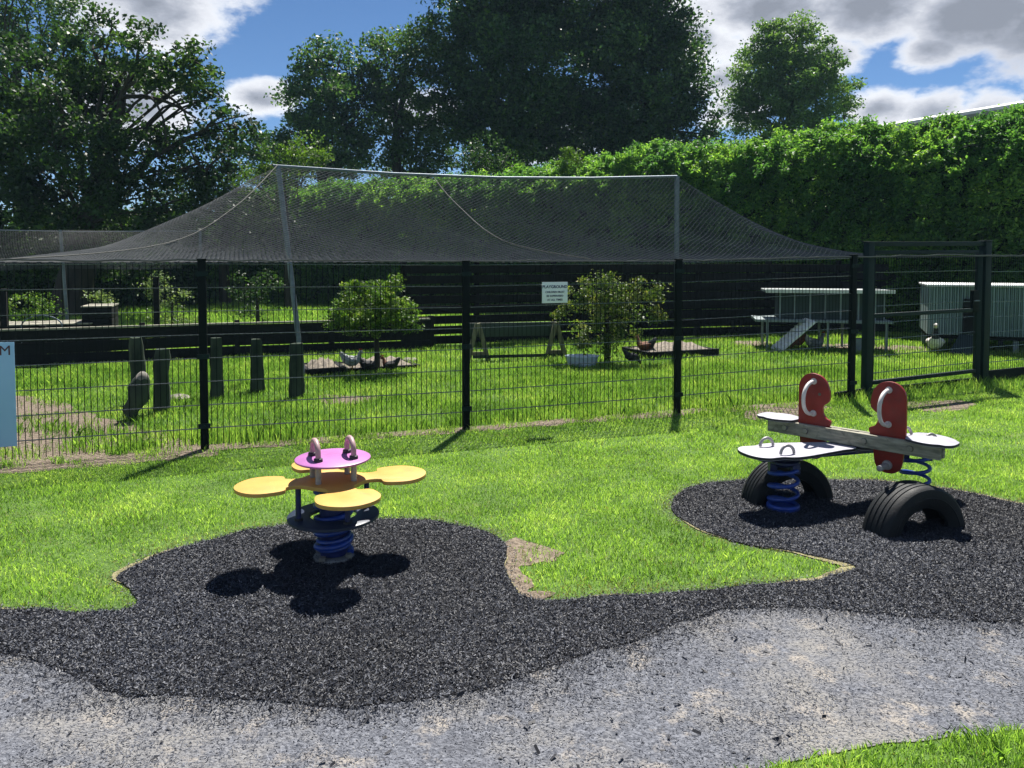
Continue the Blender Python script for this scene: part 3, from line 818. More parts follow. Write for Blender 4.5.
# ------------------------------------------------------------------ trough, planter, tub, trestle
def timber_bed(px0, px1, yb, hpx, depth, lab, ang=.36):
    a, b = G(px0, yb), G(px1, yb - (px1 - px0) * .06); L = (b - a).length; e = (b - a).normalized(); n = Vector((-e.y, e.x, 0))
    h = hpx * a.y / F; c = (a + b) / 2 + n * depth / 2; an = math.atan2(e.y, e.x)
    r_ = thing('timber_bed', lab, 'raised bed', (c.x, c.y, 0))
    m = MB()
    for s, w_ in ((-1, L), (1, L)): m.box(c + n * s * depth / 2 + Z * h / 2, (w_, .07, h), an)
    for s in (-1, 1): m.box(c + e * s * (L / 2 - .035) + Z * (h / 2 - .004), (.07, depth - .074, h - .008), an)
    obj('frame', m, 'darkwood', r_, bevel=.008)
    m = MB(); k = 12; vs = []
    for i in range(k):
        for j in range(6):
            u, v = i / (k - 1) - .5, j / 5 - .5
            vs.append(c + e * u * (L - .145) + n * v * (depth - .075) + Z * (h - .02 + .10 * (1 - 4 * v * v) * (1 - (2 * u) ** 4) * (1 + .5 * math.sin(i * 2.1 + j))))
    m.add(vs, [(i * 6 + j, i * 6 + j + 1, i * 6 + 7 + j, i * 6 + 6 + j) for i in range(k - 1) for j in range(5)])
    obj('soil', m, 'dirt_dark', r_, smooth=80)
timber_bed(650, 718, 360, 8, .9, 'low dark timber bed of pale soil right of the yellowish bush')
timber_bed(306, 346, 376, 7, .7, 'low dark timber bed right of the mossy stumps')
timber_bed(346, 420, 372, 3.5, .8, 'shallow earth bed around the round tree trunk')

c = G(582, 366); a0 = .22
tb = thing('plastic_tub', 'oval pale blue plastic water tub standing in the grass', 'tub', c)
m = MB(); prof = [(.001, .012), (.175, .012), (.20, .03), (.225, .16), (.24, .175), (.245, .165), (.232, .15), (.20, .004), (.001, .004)]
m.lathe((c.x, c.y, 0), prof, 28); m.v = [(c.x + (v[0] - c.x) * 1.15, c.y + (v[1] - c.y) * .85, v[2]) for v in m.v]
obj('tub_shell', m, 'tub', tb, smooth=50)
m = MB(); m.lathe((c.x, c.y, 0), [(.001, .12), (.205, .12)], 28); m.v = [(c.x + (v[0] - c.x) * 1.15, c.y + (v[1] - c.y) * .85, v[2]) for v in m.v]
obj('water', m, 'tinroof', tb)

tA, tB = G(478, 361), G(556, 359)
tb = thing('timber_trestle', 'pale timber A-frame trestle with a dark green crossboard', 'trestle', (tA + tB) / 2)
e = (tB - tA).normalized(); n = Vector((-e.y, e.x, 0)); an = math.atan2(e.y, e.x)
apexz = .62
for end in (tA, tB):
    ap = end + Z * (apexz + .03)
    for s in (-1, 1):
        m = MB(); m.bar(end + e * s * .18 + n * s * .02 + Z * .0, ap + n * s * .02 + e * s * .012, .06, .075); obj('leg', m, 'tan_wood', tb, bevel=.004)
    m = MB(); m.bar(end - e * .14 + Z * .12 + n * .075, end + e * .14 + Z * .12 + n * .075, .03, .06); obj('brace', m, 'tan_wood', tb)
m = MB(); m.bar(tA + Z * .53 - e * .16 + n * .08, tB + Z * .53 + e * .10 + n * .08, .045, .24); obj('crossboard', m, 'green_board', tb, bevel=.004)
m = MB(); m.bar(tA + Z * .08 - e * .1 - n * .07, tB + Z * .08 + e * .1 - n * .07, .03, .05); obj('foot_rail', m, 'sleeper', tb)

# ------------------------------------------------------------------ hen house on a stand
Yh = 14.6
class Frame:
    def __init__(f, px, Yd, ang): f.o = P(px, 300, Yd); f.o.z = 0; f.e = Vector((math.cos(ang), math.sin(ang), 0)); f.n = Vector((-f.e.y, f.e.x, 0)); f.a = ang; f.Y = Yd
    def u(f, px):
        d = ray(px, 300); q = f.o; t = (q.x * f.e.y - q.y * f.e.x) / (d.x * f.e.y - d.y * f.e.x)
        return (Vector((d.x * t, d.y * t, 0)) - q).dot(f.e)
    def p(f, u, v, z): return f.o + f.e * u + f.n * v + Z * z
    def z(f, y): return P(600, y, f.Y).z
    def box(f, m, u0, u1, v0, v1, z0, z1): m.box(f.p((u0 + u1) / 2, (v0 + v1) / 2, (z0 + z1) / 2), (u1 - u0, v1 - v0, z1 - z0), f.a)
fr = Frame(756, Yh, R(-13)); D = 1.1
hh = thing('hen_house', 'raised hen house with pale flat roof, stand and slatted ramp', 'hen house', fr.p(fr.u(826), .5, 0))
zp, zr = fr.z(320.5), fr.z(292.5)
m = MB(); fr.box(m, 0, fr.u(894), 0, D, zp - .025, zp + .025); obj('platform', m, 'huttrim', hh, bevel=.005)
for px in (768, 829, 854, 888):
    for dv_ in (.05, D - .05):
        u = fr.u(px); m = MB(); fr.box(m, u - .02, u + .02, dv_ - .02, dv_ + .02, 0, zp - .026); obj('leg', m, 'huttrim', hh)
w0_, w1_ = fr.u(781), fr.u(888)
m = MB(); fr.box(m, w0_, w1_, .22, D - .05, zp + .026, zr); obj('wall', m, 'hutwall', hh)
for px in (781.5, 796.5, 812, 827.5, 843, 861, 878, 887.5):
    u = fr.u(px); m = MB(); fr.box(m, u - .014, u + .014, .19, .217, zp + .03, zr - .002); obj('batten', m, 'huttrim', hh)
m = MB(); fr.box(m, w0_ + .03, w1_ - .03, .20, .218, zp + .03, zp + .13); obj('sill_board', m, 'hutwall', hh)
m = MB(); fr.box(m, fr.u(766), fr.u(896), .05, D + .05, zr + .002, zr + .05); obj('roof', m, 'hutroof', hh, bevel=.004)
m = MB(); fr.box(m, fr.u(766), fr.u(896), .02, .047, zr - .004, zr + .062); obj('fascia', m, 'tinroof', hh)
ra = fr.p(fr.u(811), -.02, zp + .03); rb = G(775, 350); rb = fr.p(fr.u(775) , -.16, .02)
d = (rb - ra).normalized(); sd = (fr.n * .82 - fr.e * .3).normalized(); up = d.cross(sd).normalized()
if up.z < 0: up = -up
sd = up.cross(d).normalized()
m = MB(); m.box((ra + rb) / 2 - sd * 0, ((rb - ra).length, .46, .03), axes=(d, sd, up)); ro = obj('ramp', m, 'ramp', hh, bevel=.004)
m = MB()
for i in range(9): m.box(ra.lerp(rb, (i + .7) / 9.5) + up * .025, (.03, .44, .02), axes=(d, sd, up))
obj('ramp_treads', m, 'ramp', ro)
# bucket by the leg
c = G(856, 352); m = MB(); m.lathe((c.x, c.y - .05, 0), [(.001, .004), (.09, .004), (.115, .26), (.125, .265), (.118, .25), (.09, .02), (.001, .02)], 20)
bk = thing('feed_bucket', 'small pale grey bucket beside the hen house leg', 'bucket', (c.x, c.y - .05, 0)); obj('bucket_shell', m, 'huttrim', bk)
m = MB(); m.tube([Vector((c.x + .12 * math.cos(a), c.y - .05, .25 + .12 * math.sin(a))) for a in np.linspace(0, math.pi, 12)], .005, 5); obj('handle', m, 'galv', bk)

# ------------------------------------------------------------------ corrugated shed
fs_ = Frame(928, 14.3, R(-24))
ue = fs_.u(1090); zb_, zt_ = fs_.z(334), fs_.z(286.5); DS = 1.7
sh = thing('corrugated_shed', 'grey green corrugated metal shed raised on short legs', 'shed', fs_.p(ue / 2, .8, 0))
m = MB(); n = 220; vs = []
for i in range(n + 1):
    u = ue * i / n; dv_ = .03 * math.sin(i * 2 * math.pi / 5.0)
    vs += [fs_.p(u, dv_, zb_), fs_.p(u, dv_, zt_)]
m.add(vs, [(2 * i, 2 * i + 2, 2 * i + 3, 2 * i + 1) for i in range(n)])
q = [fs_.p(u, v, z) for u, v in ((0, 0), (ue, 0), (ue, DS), (0, DS)) for z in (zb_, zt_)]
m.add(q, [(0, 1, 7, 6), (2, 4, 5, 3), (4, 6, 7, 5)])
obj('wall', m, 'tin', sh, smooth=80)
m = MB(); fs_.box(m, -.04, ue + .04, -.05, DS + .05, zt_ + .002, zt_ + .04); obj('roof', m, 'tinroof', sh, bevel=.004)
m = MB(); fs_.box(m, .02, ue - .02, .03, DS - .03, zb_ - .075, zb_ - .003); obj('floor_frame', m, 'darkwood', sh)
for px in (932, 962, 1018, 1070):
    for dv_ in (.1, DS - .1):
        u = fs_.u(px); m = MB(); fs_.box(m, u - .04, u + .04, dv_ - .04, dv_ + .04, 0, zb_ - .077); obj('leg', m, 'huttrim', sh)
m = MB(); fs_.box(m, fs_.u(963.5), fs_.u(981), -.05, -.025, fs_.z(332), fs_.z(298)); obj('pop_door', m, 'darkwood', sh, bevel=.004)
ra, rb = fs_.p(fs_.u(971), -.04, zb_), fs_.p(fs_.u(957), -.55, .02)
d = (rb - ra).normalized(); up = d.cross(fs_.e).normalized(); up = up if up.z > 0 else -up; sd = up.cross(d).normalized()
m = MB(); m.box((ra + rb) / 2, ((rb - ra).length, .34, .025), axes=(d, sd, up)); obj('ramp', m, 'hutwall', sh)

# ------------------------------------------------------------------ birds
def bird(px, py, hpx, face, cols, lab, pose='stand', name='hen', cat='hen', group='hens in the pen', neck=1.0):
    """face: heading in radians; py: feet; body, tail, neck and head are one lofted skin"""
    b = G(px, py); s = hpx * b.y / F / .42
    fx = Vector((math.cos(face), math.sin(face), 0)); sx = Vector((-fx.y, fx.x, 0))
    low = -.11 if pose == 'sit' else 0
    spine = [(-.235, .40, .006, .012, 2), (-.215, .375, .028, .035, 2), (-.165, .315, .05, .055, 2), (-.11, .25, .085, .085, 0), (-.03, .215, .105, .105, 0), (.05, .215, .098, .10, 0), (.105, .25, .072, .075, 1), (.13, .29, .048, .052, 1), (.143, .33 * (1 + .12 * (neck - 1) * 4), .034, .036, 1), (.152, .362 * neck, .031, .033, 1), (.172, .388 * neck, .031, .033, 1), (.195, .392 * neck, .022, .024, 1), (.207, .392 * neck, .008, .010, 1)]
    if pose == 'feed':
        spine = spine[:6] + [(.11, .205, .07, .07, 1), (.15, .165, .046, .048, 1), (.18, .12, .034, .034, 1), (.20, .085, .031, .031, 1), (.218, .058, .03, .028, 1), (.232, .042, .018, .018, 1), (.238, .034, .007, .007, 1)]
    if pose == 'goose':
        s *= .42 / .57
        spine = [(-.27, .20, .008, .012, 0), (-.24, .20, .03, .03, 0), (-.18, .19, .075, .07, 0), (-.09, .19, .115, .10, 0), (.01, .215, .125, .115, 0), (.08, .26, .105, .10, 0), (.115, .315, .066, .066, 1), (.122, .37, .044, .046, 1), (.118, .43, .036, .038, 1), (.122, .485, .034, .036, 2), (.142, .525, .038, .040, 2), (.175, .533, .034, .034, 2), (.205, .525, .018, .018, 2), (.215, .522, .008, .008, 2)]
    m = MB(); n = 12; k = len(spine); vs = []; fm = []
    for i, (a, z, w, h, mi) in enumerate(spine):
        p0, p1 = spine[max(i - 1, 0)], spine[min(i + 1, k - 1)]
        tx, tz = p1[0] - p0[0], p1[1] - p0[1]; L = math.hypot(tx, tz); tx, tz = tx / L, tz / L
        ux, uz = -tz, tx
        for j in range(n):
            q = 2 * math.pi * j / n
            off = sx * (w * math.cos(q) * s) + fx * (ux * h * math.sin(q) * s) + Z * (uz * h * math.sin(q) * s)
            vs.append(b + fx * a * s + Z * ((z + low) * s) + off)
    fs = []
    for i in range(k - 1):
        for j in range(n): fs.append((i * n + j, i * n + (j + 1) % n, (i + 1) * n + (j + 1) % n, (i + 1) * n + j)); fm.append(spine[i][4])
    fs += [tuple(range(n))[::-1], tuple((k - 1) * n + j for j in range(n))]; fm += [2, 1] if pose != 'goose' else [0, 2]
    m.add(vs, fs); m.m = fm
    hx, hz = spine[-2][0], spine[-2][1] + low; h0 = spine[-3]
    m.mi = 4; bk = b + fx * (hx * s) + Z * (hz * s); m.tube([bk, bk + fx * .035 * s - Z * .012 * s], [.012 * s, .002 * s], 6)
    if cat != 'goose':
        m.mi = 3
        for i in range(4): 
            cpt = b + fx * ((h0[0] - .03 + .016 * i) * s) + Z * ((h0[1] + low + .032) * s); m.tube([cpt, cpt + Z * (.03 - .004 * abs(i - 1.5)) * s], [.009 * s, .004 * s], 5)
        w0 = bk - Z * .02 * s; m.tube([w0, w0 - Z * .03 * s], [.008 * s, .010 * s], 5)
    # wings as raised shoulders
    m.mi = 0
    for sd in (-1, 1):
        pts = [b + fx * (x_ * s) + sx * (sd * w_ * s) + Z * ((z_ + low) * s) for x_, w_, z_ in ((.07, .09, .235), (0, .108, .235), (-.08, .095, .25), (-.15, .06, .28))]
        m.tube(pts, [.02 * s, .045 * s, .04 * s, .008 * s], 8)
    if pose != 'sit':
        m.mi = 4
        for sd in (-1, 1):
            t = b + sx * (sd * .045 * s) + fx * (.01 * s); m.tube([t + Z * .14 * s, t + fx * -.01 * s + Z * .06 * s, t + Z * .004], .009 * s, 6)
            for da in (-.5, 0, .5):
                m.tube([t + Z * .005, t + fx * (.05 * s * math.cos(da)) + sx * (.05 * s * math.sin(da)) + Z * .004], .005 * s, 5)
    return tag(obj(name, m, cols + ['comb', 'beak'], None, (b.x, b.y, 0), smooth=60), lab, cat, group)
bird(645, 357, 21, R(150), ['hen_brown', 'hen_brown', 'hen_black'], 'brown hen with pale head beside the yellowish bush')
bird(632, 366, 18, R(20), ['hen_black', 'hen_black', 'hen_black'], 'black hen bending in the grass beside the brown hen', 'feed')
bird(352, 372, 22, R(20), ['hen_grey', 'hen_grey', 'hen_grey'], 'pale grey hen under the round tree', 'stand')
bird(370, 371, 22, R(10), ['hen_black', 'hen_black', 'hen_black'], 'black hen sitting left of the round tree trunk', 'sit')
bird(390, 370, 19, R(170), ['hen_black', 'hen_brown', 'hen_black'], 'dark brown necked hen sitting right of the round tree trunk', 'sit')
bird(798, 350, 17, R(200), ['hen_brown', 'hen_brown', 'hen_brown'], 'rusty brown hen feeding under the hen house ramp', 'feed')
bird(815, 349, 22, R(10), ['hen_grey', 'hen_grey', 'white'], 'pale grey hen with light tail under the hen house', 'sit')
bird(935, 355, 33, R(-118), ['cream', 'hen_black', 'white'], 'cream goose with dark neck standing before the corrugated shed', 'goose', 'goose', 'goose', None)

# ------------------------------------------------------------------ four-seat springer
sc_ = G(334, 558); C0 = Vector((sc_.x, sc_.y, 0)); rot = R(20)
spr = thing('spring_rocker', 'yellow four-seat spring rocker with purple disc table on top', 'spring rocker', C0)
def loc2(u, v, z): ca, sa = math.cos(rot), math.sin(rot); return Vector((C0.x + ca * u - sa * v, C0.y + sa * u + ca * v, z))
AU, AV = Vector((math.cos(rot), math.sin(rot), 0)), Vector((-math.sin(rot), math.cos(rot), 0))
half = [(.135, .118), (.175, .080), (.215, .072), (.245, .078), (.262, .092), (.268, .135), (.30, .158), (.36, .170), (.41, .168), (.455, .148), (.495, .110), (.525, .055), (.535, 0)]
out = []
for q in range(4):
    a = q * math.pi / 2 + (R(-2) if q % 2 == 0 else R(5)); ca, sa = math.cos(a), math.sin(a)
    arm = [(r, -w) for r, w in half] + [(r, w) for r, w in half[-2::-1]]
    out += [Vector((ca * r - sa * w, sa * r + ca * w, 0)) for r, w in arm]
sm = catmull(out, 4, True)
m = MB(); slab(m, [(p.x, p.y) for p in sm], C0 + Z * .45, AU, AV, Z, .020); obj('seat_plate', m, 'yellow', spr, bevel=.0035)
m = MB(); m.lathe(C0, [(.001, .571), (.205, .571), (.212, .575), (.212, .583), (.205, .587), (.001, .587)], 48); obj('table_disc', m, 'purple', spr)
hrot = R(26); HV = Vector((-math.sin(hrot), math.cos(hrot), 0))
for du in (-.098, .098):
    hc = loc2(du, 0, 0)
    def hp3(v, z): return hc + HV * v + Z * z
    r0, r1 = hp3(-.078, .585), hp3(.078, .585)
    pts = [r0, r0 + Z * .045] + [hp3(-.078 * math.cos(a), .63 + .058 * math.sin(a)) for a in np.linspace(0, math.pi, 13)[1:-1]] + [r1 + Z * .045, r1]
    m = MB(); m.tube(pts, .0155, 12); h = obj('grab_handle', m, 'pinkgrip', spr)
    for rr_ in (r0, r1):
        m = MB(); m.lathe((rr_.x, rr_.y, 0), [(.017, .606), (.024, .604), (.026, .5885), (.001, .5885)], 16); obj('collar', m, 'board_edge', h)
        m = MB(); m.cyl((rr_.x, rr_.y, .461), .0165, .109, 14); obj('leg', m, 'greytube', spr)
m = MB(); m.lathe(C0, [(.135, .237), (.250, .237), (.258, .242), (.258, .255), (.250, .260), (.135, .260), (.130, .255), (.130, .242), (.135, .237)], 56); obj('foot_ring', m, 'navy', spr)
for a in (R(15), R(105), R(195), R(285)):
    p = loc2(.205 * math.cos(a), .205 * math.sin(a), .26); m = MB(); m.cyl(p, .0155, .18, 14); r_ = obj('strut', m, 'darkblue', spr)
    m = MB(); m.cyl(p + Z * .0005, .023, .012, 14); obj('nut', m, 'board_edge', r_)
def helix(c, r, z0, z1, turns, n=22, flat=.5):
    pts = []; T = turns * n
    for i in range(int(T) + 1):
        f = i / T; a = f * turns * 2 * math.pi
        pts.append(Vector((c.x + r * math.cos(a), c.y + r * math.sin(a), z0 + (z1 - z0) * f)))
    return pts
m = MB(); m.tube(helix(C0, .098, .035, .40, 4.6), .0165, 10); m.tube(helix(C0, .088, .04, .20, 3.4), .012, 8); obj('spring', m, 'blue', spr)
m = MB(); m.lathe(C0, [(.001, .03), (.076, .03), (.078, .05), (.078, .40), (.001, .40)], 28); obj('sleeve', m, 'darkblue', spr)
m = MB(); m.lathe(C0, [(.001, .405), (.10, .405), (.108, .41), (.108, .425), (.10, .438), (.001, .438)], 28); obj('top_clamp', m, 'darkblue', spr)
m = MB(); m.lathe(C0, [(.001, .004), (.112, .004), (.116, .01), (.112, .022), (.001, .026)], 28); bp_ = obj('base_plate', m, 'concrete', spr)
for a in range(4):
    p = loc2(.105 * math.cos(a * math.pi / 2 + .8), .105 * math.sin(a * math.pi / 2 + .8), .02); m = MB(); m.cyl(p, .02, .022, 6); obj('bolt', m, 'bolt', bp_)

# ------------------------------------------------------------------ crossed spring seesaw
S1, S2 = Vector((1.835, 5.17, 0)), Vector((2.95, 5.50, 0)); CC = (S1 + S2) / 2
ss = thing('spring_seesaw', 'crossed spring seesaw with red panels, wooden beam and white seats', 'seesaw', CC)
A = Vector((.685, -.729, 0)); A.normalize(); AN = Vector((A.y, -A.x, 0))   # AN points to the viewer's left front
if AN.y > 0: AN = -AN
Bd = (S2 - S1).normalized(); BN = Vector((-Bd.y, Bd.x, 0))
ZB = .398
# cross board: one seat board per end, joined by a steel bar
bout = [(.02, .09), (.15, .118), (.30, .150), (.42, .178), (.53, .195), (.60, .19), (.66, .165), (.71, .165), (.77, .165), (.825, .125), (.855, .05)]
for sgn in (-1, 1):
    pts = [Vector((u * sgn, v, 0)) for u, v in bout] + [Vector((u * sgn, -v, 0)) for u, v in bout[::-1]]
    pts = catmull(pts, 4, True)
    if sgn < 0: pts = pts[::-1]
    m = MB(); slab(m, [(p.x, p.y) for p in pts], CC + Z * ZB, Bd, BN, Z, .022, 1); sb = obj('side_seat', m, ['white_board', 'board_edge'], ss, bevel=.003)
    for v in (-.115, .115):
        c = CC + Bd * (sgn * .60) + BN * v + Z * (ZB + .012)
        # seen square on: the loop's plane runs along the board
        pts = [c + Bd * (.052 * math.cos(a)) + Z * (.055 * math.sin(a) + .004) for a in np.linspace(0, math.pi, 13)]
        m = MB(); m.tube(pts, .0105, 10); obj('grab_loop', m, 'greytube', sb)
m = MB(); m.bar(CC - Bd * .74 + Z * (ZB - .032), CC + Bd * .74 + Z * (ZB - .032), .09, .04); obj('cross_bar', m, 'darkblue', ss, bevel=.004)
for s_ in (S1 + Vector((.03, -.01, 0)), S2):
    m = MB(); m.tube(helix(s_, .095, .03, .325, 3.3), .0135, 10); m.tube([s_ + Vector((.095 * math.cos(a), .095 * math.sin(a), .03)) for a in np.linspace(0, 2 * math.pi, 24)], .0155, 10)
    sp_ = obj('spring', m, 'blue', ss)
    m = MB(); m.lathe(s_, [(.001, .305), (.06, .305), (.105, .33), (.105, .343), (.001, .344)], 24); m.box(s_ + Z * .30 + Vector((.06, -.05, 0)), (.05, .05, .07)); m.box(s_ + Z * .30 + Vector((-.07, .02, 0)), (.05, .05, .07)); obj('spring_clamp', m, 'darkblue', sp_)
    m = MB(); m.lathe(s_, [(.001, .012), (.11, .012), (.11, .02), (.001, .024)], 24); obj('base_plate', m, 'blue', sp_)
# long beam: two planks either side of the panels
ZA = .415
LB = .60
for s_ in (-1, 1):
    m = MB(); m.bar(CC - A * LB + AN * s_ * .033 + Z * (ZA + .048), CC + A * LB + AN * s_ * .033 + Z * (ZA + .048), .040, .095); pl = obj('beam_plank', m, 'weathered', ss, bevel=.006)
    for t in (-.46, -.30, .12, .42):
        p = CC + A * t + AN * s_ * .053 + Z * (ZA + .048)
        m = MB(); m.tube([p, p + AN * s_ * .012], [.022, .018], 14); obj('bolt', m, 'bolt', pl)
for t in (-.42, -.1, .1, .42):
    m = MB(); m.box(CC + A * t + Z * (ZA + .05), (.07, .024, .085), math.atan2(A.y, A.x)); obj('spacer_block', m, 'weathered', ss)
po = [(-.085, .305), (-.05, .268), (0, .258), (.045, .268), (.082, .31), (.095, .40), (.105, .48), (.128, .535), (.122, .556), (.09, .572), (.07, .61), (.072, .655), (.10, .68), (.118, .705), (.117, .76), (.10, .82), (.06, .868), (0, .887), (-.05, .878), (-.09, .845), (-.112, .79), (-.114, .68), (-.113, .52), (-.10, .39)]
for sgn in (-1, 1):
    o0 = CC + A * (sgn * .262)
    pts = catmull([Vector((u * -sgn, v, 0)) for u, v in po], 4, True)
    if sgn > 0: pts = pts[::-1]
    m = MB(); slab(m, [(p.x, p.y) for p in pts], o0, A, Z, AN, .024); pn = obj('red_panel', m, 'red', ss, bevel=.003)
    for s_ in (-1, 1):
        base = o0 + AN * s_ * .012
        pts = [base + A * (-sgn * .0) + Z * (.712 + .118 * math.cos(a)) + AN * s_ * (.16 * math.sin(a) ** .8) for a in np.linspace(0, math.pi, 17)]
        m = MB(); m.tube(pts, .0135, 12); hd = obj('handle', m, 'grip_white', pn)
        for zz in (.83, .594):
            m = MB(); m.tube([base + Z * zz, base + Z * zz + AN * s_ * .012], [.024, .021], 14); obj('flange', m, 'grip_white', hd)
        m = MB(); q = o0 + AN * s_ * .012 + Z * .315
        m.tube([q, q + AN * s_ * .02, q + AN * s_ * .021, q + AN * s_ * .135, q + AN * s_ * .14], [.034, .030, .020, .020, .012], 14); obj('foot_peg', m, 'greytube', pn)
    m = MB(); q = o0 + Z * .74 - A * sgn * .045 + AN * .0125; m.tube([q, q + AN * .003], .011, 14); obj('eye_mark', m, 'rope', pn)
    so = [(-.10, .06), (-.05, .10), (.02, .125), (.08, .12), (.12, .10), (.155, .10), (.185, .07), (.195, .03)]
    pts = catmull([Vector((u * sgn, v, 0)) for u, v in so] + [Vector((u * sgn, -v, 0)) for u, v in so[::-1]], 4, True)
    if sgn < 0: pts = pts[::-1]
    m = MB(); slab(m, [(p.x, p.y) for p in pts], CC + A * (sgn * .49) + Z * (ZA + .107), A, Vector((-A.y, A.x, 0)), Z, .020, 1); obj('end_seat', m, ['white_board', 'board_edge'], ss, bevel=.003)

# ------------------------------------------------------------------ half-buried tyres
def tyre(c, Ro, wd, ang, zc, lab):
    n_ax = Vector((math.cos(ang), math.sin(ang), 0)); tg = Vector((-n_ax.y, n_ax.x, 0))
    hw = wd / 2
    prof = [(Ro * .59, -hw * .62), (Ro * .61, -hw * .80), (Ro * .74, -hw * .98), (Ro * .86, -hw), (Ro * .95, -hw * .93), (Ro * .985, -hw * .80)]
    tr = []
    for g_ in (-.5, -.17, .17, .5):
        tr += [(Ro, hw * (g_ - .06)), (Ro * .985, hw * (g_ - .03)), (Ro * .985, hw * (g_ + .03)), (Ro, hw * (g_ + .06))]
    prof += tr + [(r, -w) for r, w in prof[::-1]] + [(Ro * .66, hw * .66), (Ro * .90, hw * .72), (Ro * .93, 0), (Ro * .90, -hw * .72), (Ro * .66, -hw * .66)]
    k = 46; a0 = -math.asin(min(1, (zc + .03) / Ro)) ; vs = []; np_ = len(prof)
    angs = np.linspace(a0, math.pi - a0, k)
    for a in angs:
        for r, w in prof: vs.append(c + tg * (r * math.cos(a)) + n_ax * w + Z * (zc + r * math.sin(a)))
    m = MB(); fs = [(i * np_ + j, (i + 1) * np_ + j, (i + 1) * np_ + (j + 1) % np_, i * np_ + (j + 1) % np_) for i in range(k - 1) for j in range(np_)]
    m.add(vs, fs)
    # bead rings on both walls
    for w in (-hw, hw):
        m.tube([c + tg * (Ro * .8 * math.cos(a)) + n_ax * w * .985 + Z * (zc + Ro * .8 * math.sin(a)) for a in angs], .005, 6)
    return tag(obj('buried_tyre', m, 'tyre', None, (c.x, c.y, 0), smooth=32), lab, 'tyre', 'half-buried tyres under the seesaw')
c = G(917, 531); tyre(Vector((c.x, c.y + .04, 0)), .345, .22, R(-90 + 20), -.05, 'half-buried black tyre nearest the path, under the seesaw beam')
c = G(788, 500); tyre(Vector((c.x, c.y + .02, 0)), .33, .20, R(-90 + 14), -.03, 'half-buried black tyre behind the front blue spring of the seesaw')

# ------------------------------------------------------------------ trees
def crown_leaves(lobes, per_m3, clump_r, per_clump, leaf, up=.35, shell=.55):
    out = []
    for (c, rx, ry, rz) in lobes:
        vol = 4.19 * rx * ry * rz; n = max(6, int(per_m3 * vol ** .78))
        d = unit(rng.normal(size=(n, 3))); r = (shell ** 3 + (1 - shell ** 3) * rng.uniform(size=n)) ** (1 / 3)
        inner = rng.uniform(size=n) < .22; r[inner] = rng.uniform(.1, shell, inner.sum())
        cc = np.array(c)[None] + d * r[:, None] * np.array([rx, ry, rz])[None]
        cr = clump_r * rng.uniform(.6, 1.5, n)
        k = rng.poisson(per_clump * 2.3, n)
        idx = np.repeat(np.arange(n), k)
        off = unit(rng.normal(size=(len(idx), 3))) * (rng.uniform(size=len(idx)) ** .5)[:, None] * np.array([1.0, 1.0, .62])[None]
        out.append(cc[idx] + off * cr[idx][:, None])
    p = np.concatenate(out)
    return leaf_quads(p, leaf * .62, up, .6)

def limb(m, a, b, r0, r1, bend=.12, n=6):
    a, b = Vector(a), Vector(b); L = (b - a).length
    j = Vector((random.uniform(-1, 1), random.uniform(-1, 1), random.uniform(.2, 1))) * L * bend
    pts = []
    for i in range(n + 1):
        t = i / n; p = a.lerp(b, t) + j * math.sin(t * math.pi) + mnoise.noise_vector(a.lerp(b, t) * .7 + a) * L * .03 * (0 < i < n)
        pts.append(p)
    m.tube(pts, [r0 + (r1 - r0) * (i / n) for i in range(n + 1)], 8)
    return pts

def tree(label, base, lobes, trunk_r, leaf_mat, name='tree', per=3.2, clump=.55, per_clump=46, leaf=.26, group=None, fork=.35, shell=.55, up=.35, extra=None, cat='tree', kind_name=None):
    base = Vector((base[0], base[1], 0)); r_ = thing(name, label, cat, base, group)
    top = max(l[0][2] for l in lobes); cx = sum(l[0][0] for l in lobes) / len(lobes); cy = sum(l[0][1] for l in lobes) / len(lobes)
    m = MB(); fk = Vector((base.x * .7 + cx * .3, base.y * .7 + cy * .3, top * fork))
    limb(m, base, fk, trunk_r * 1.25, trunk_r * .8, .03)
    tp = Vector((cx, cy, top * .85)); main = limb(m, fk, tp, trunk_r * .8, trunk_r * .2, .06)
    for (c, rx, ry, rz) in lobes:
        st_ = main[random.randrange(0, 4)]
        mid = limb(m, st_, Vector(c), trunk_r * .13, trunk_r * .04, .14)
        for q in range(4):
            d = Vector((random.uniform(-1, 1) * rx, random.uniform(-1, 1) * ry, random.uniform(-.3, 1) * rz)) * .75
            limb(m, mid[random.randrange(3, 7)], Vector(c) + d, trunk_r * .12, trunk_r * .03, .12, 4)
    if extra:
        for pts, ra, rb in extra:
            pts = catmull(pts, 4); m.tube(pts, [ra + (rb - ra) * i / (len(pts) - 1) for i in range(len(pts))], 7)
    obj('trunk', m, 'bark', r_)
    lv = crown_leaves(lobes, per, clump, per_clump, leaf, up, shell) - np.array(base)[None, None, :]
    me = np_mesh('crown', lv, 4, [leaf_mat]); link(bpy.data.objects.new('crown', me), r_)
    return r_

def L(px, py, rpx, Yd, dy=0, fl=1.0, sx_=1.0):
    c = P(px, py, Yd + dy); s = (Yd + dy) / F; return (tuple(c), rpx * s * sx_, rpx * s, rpx * s * fl)

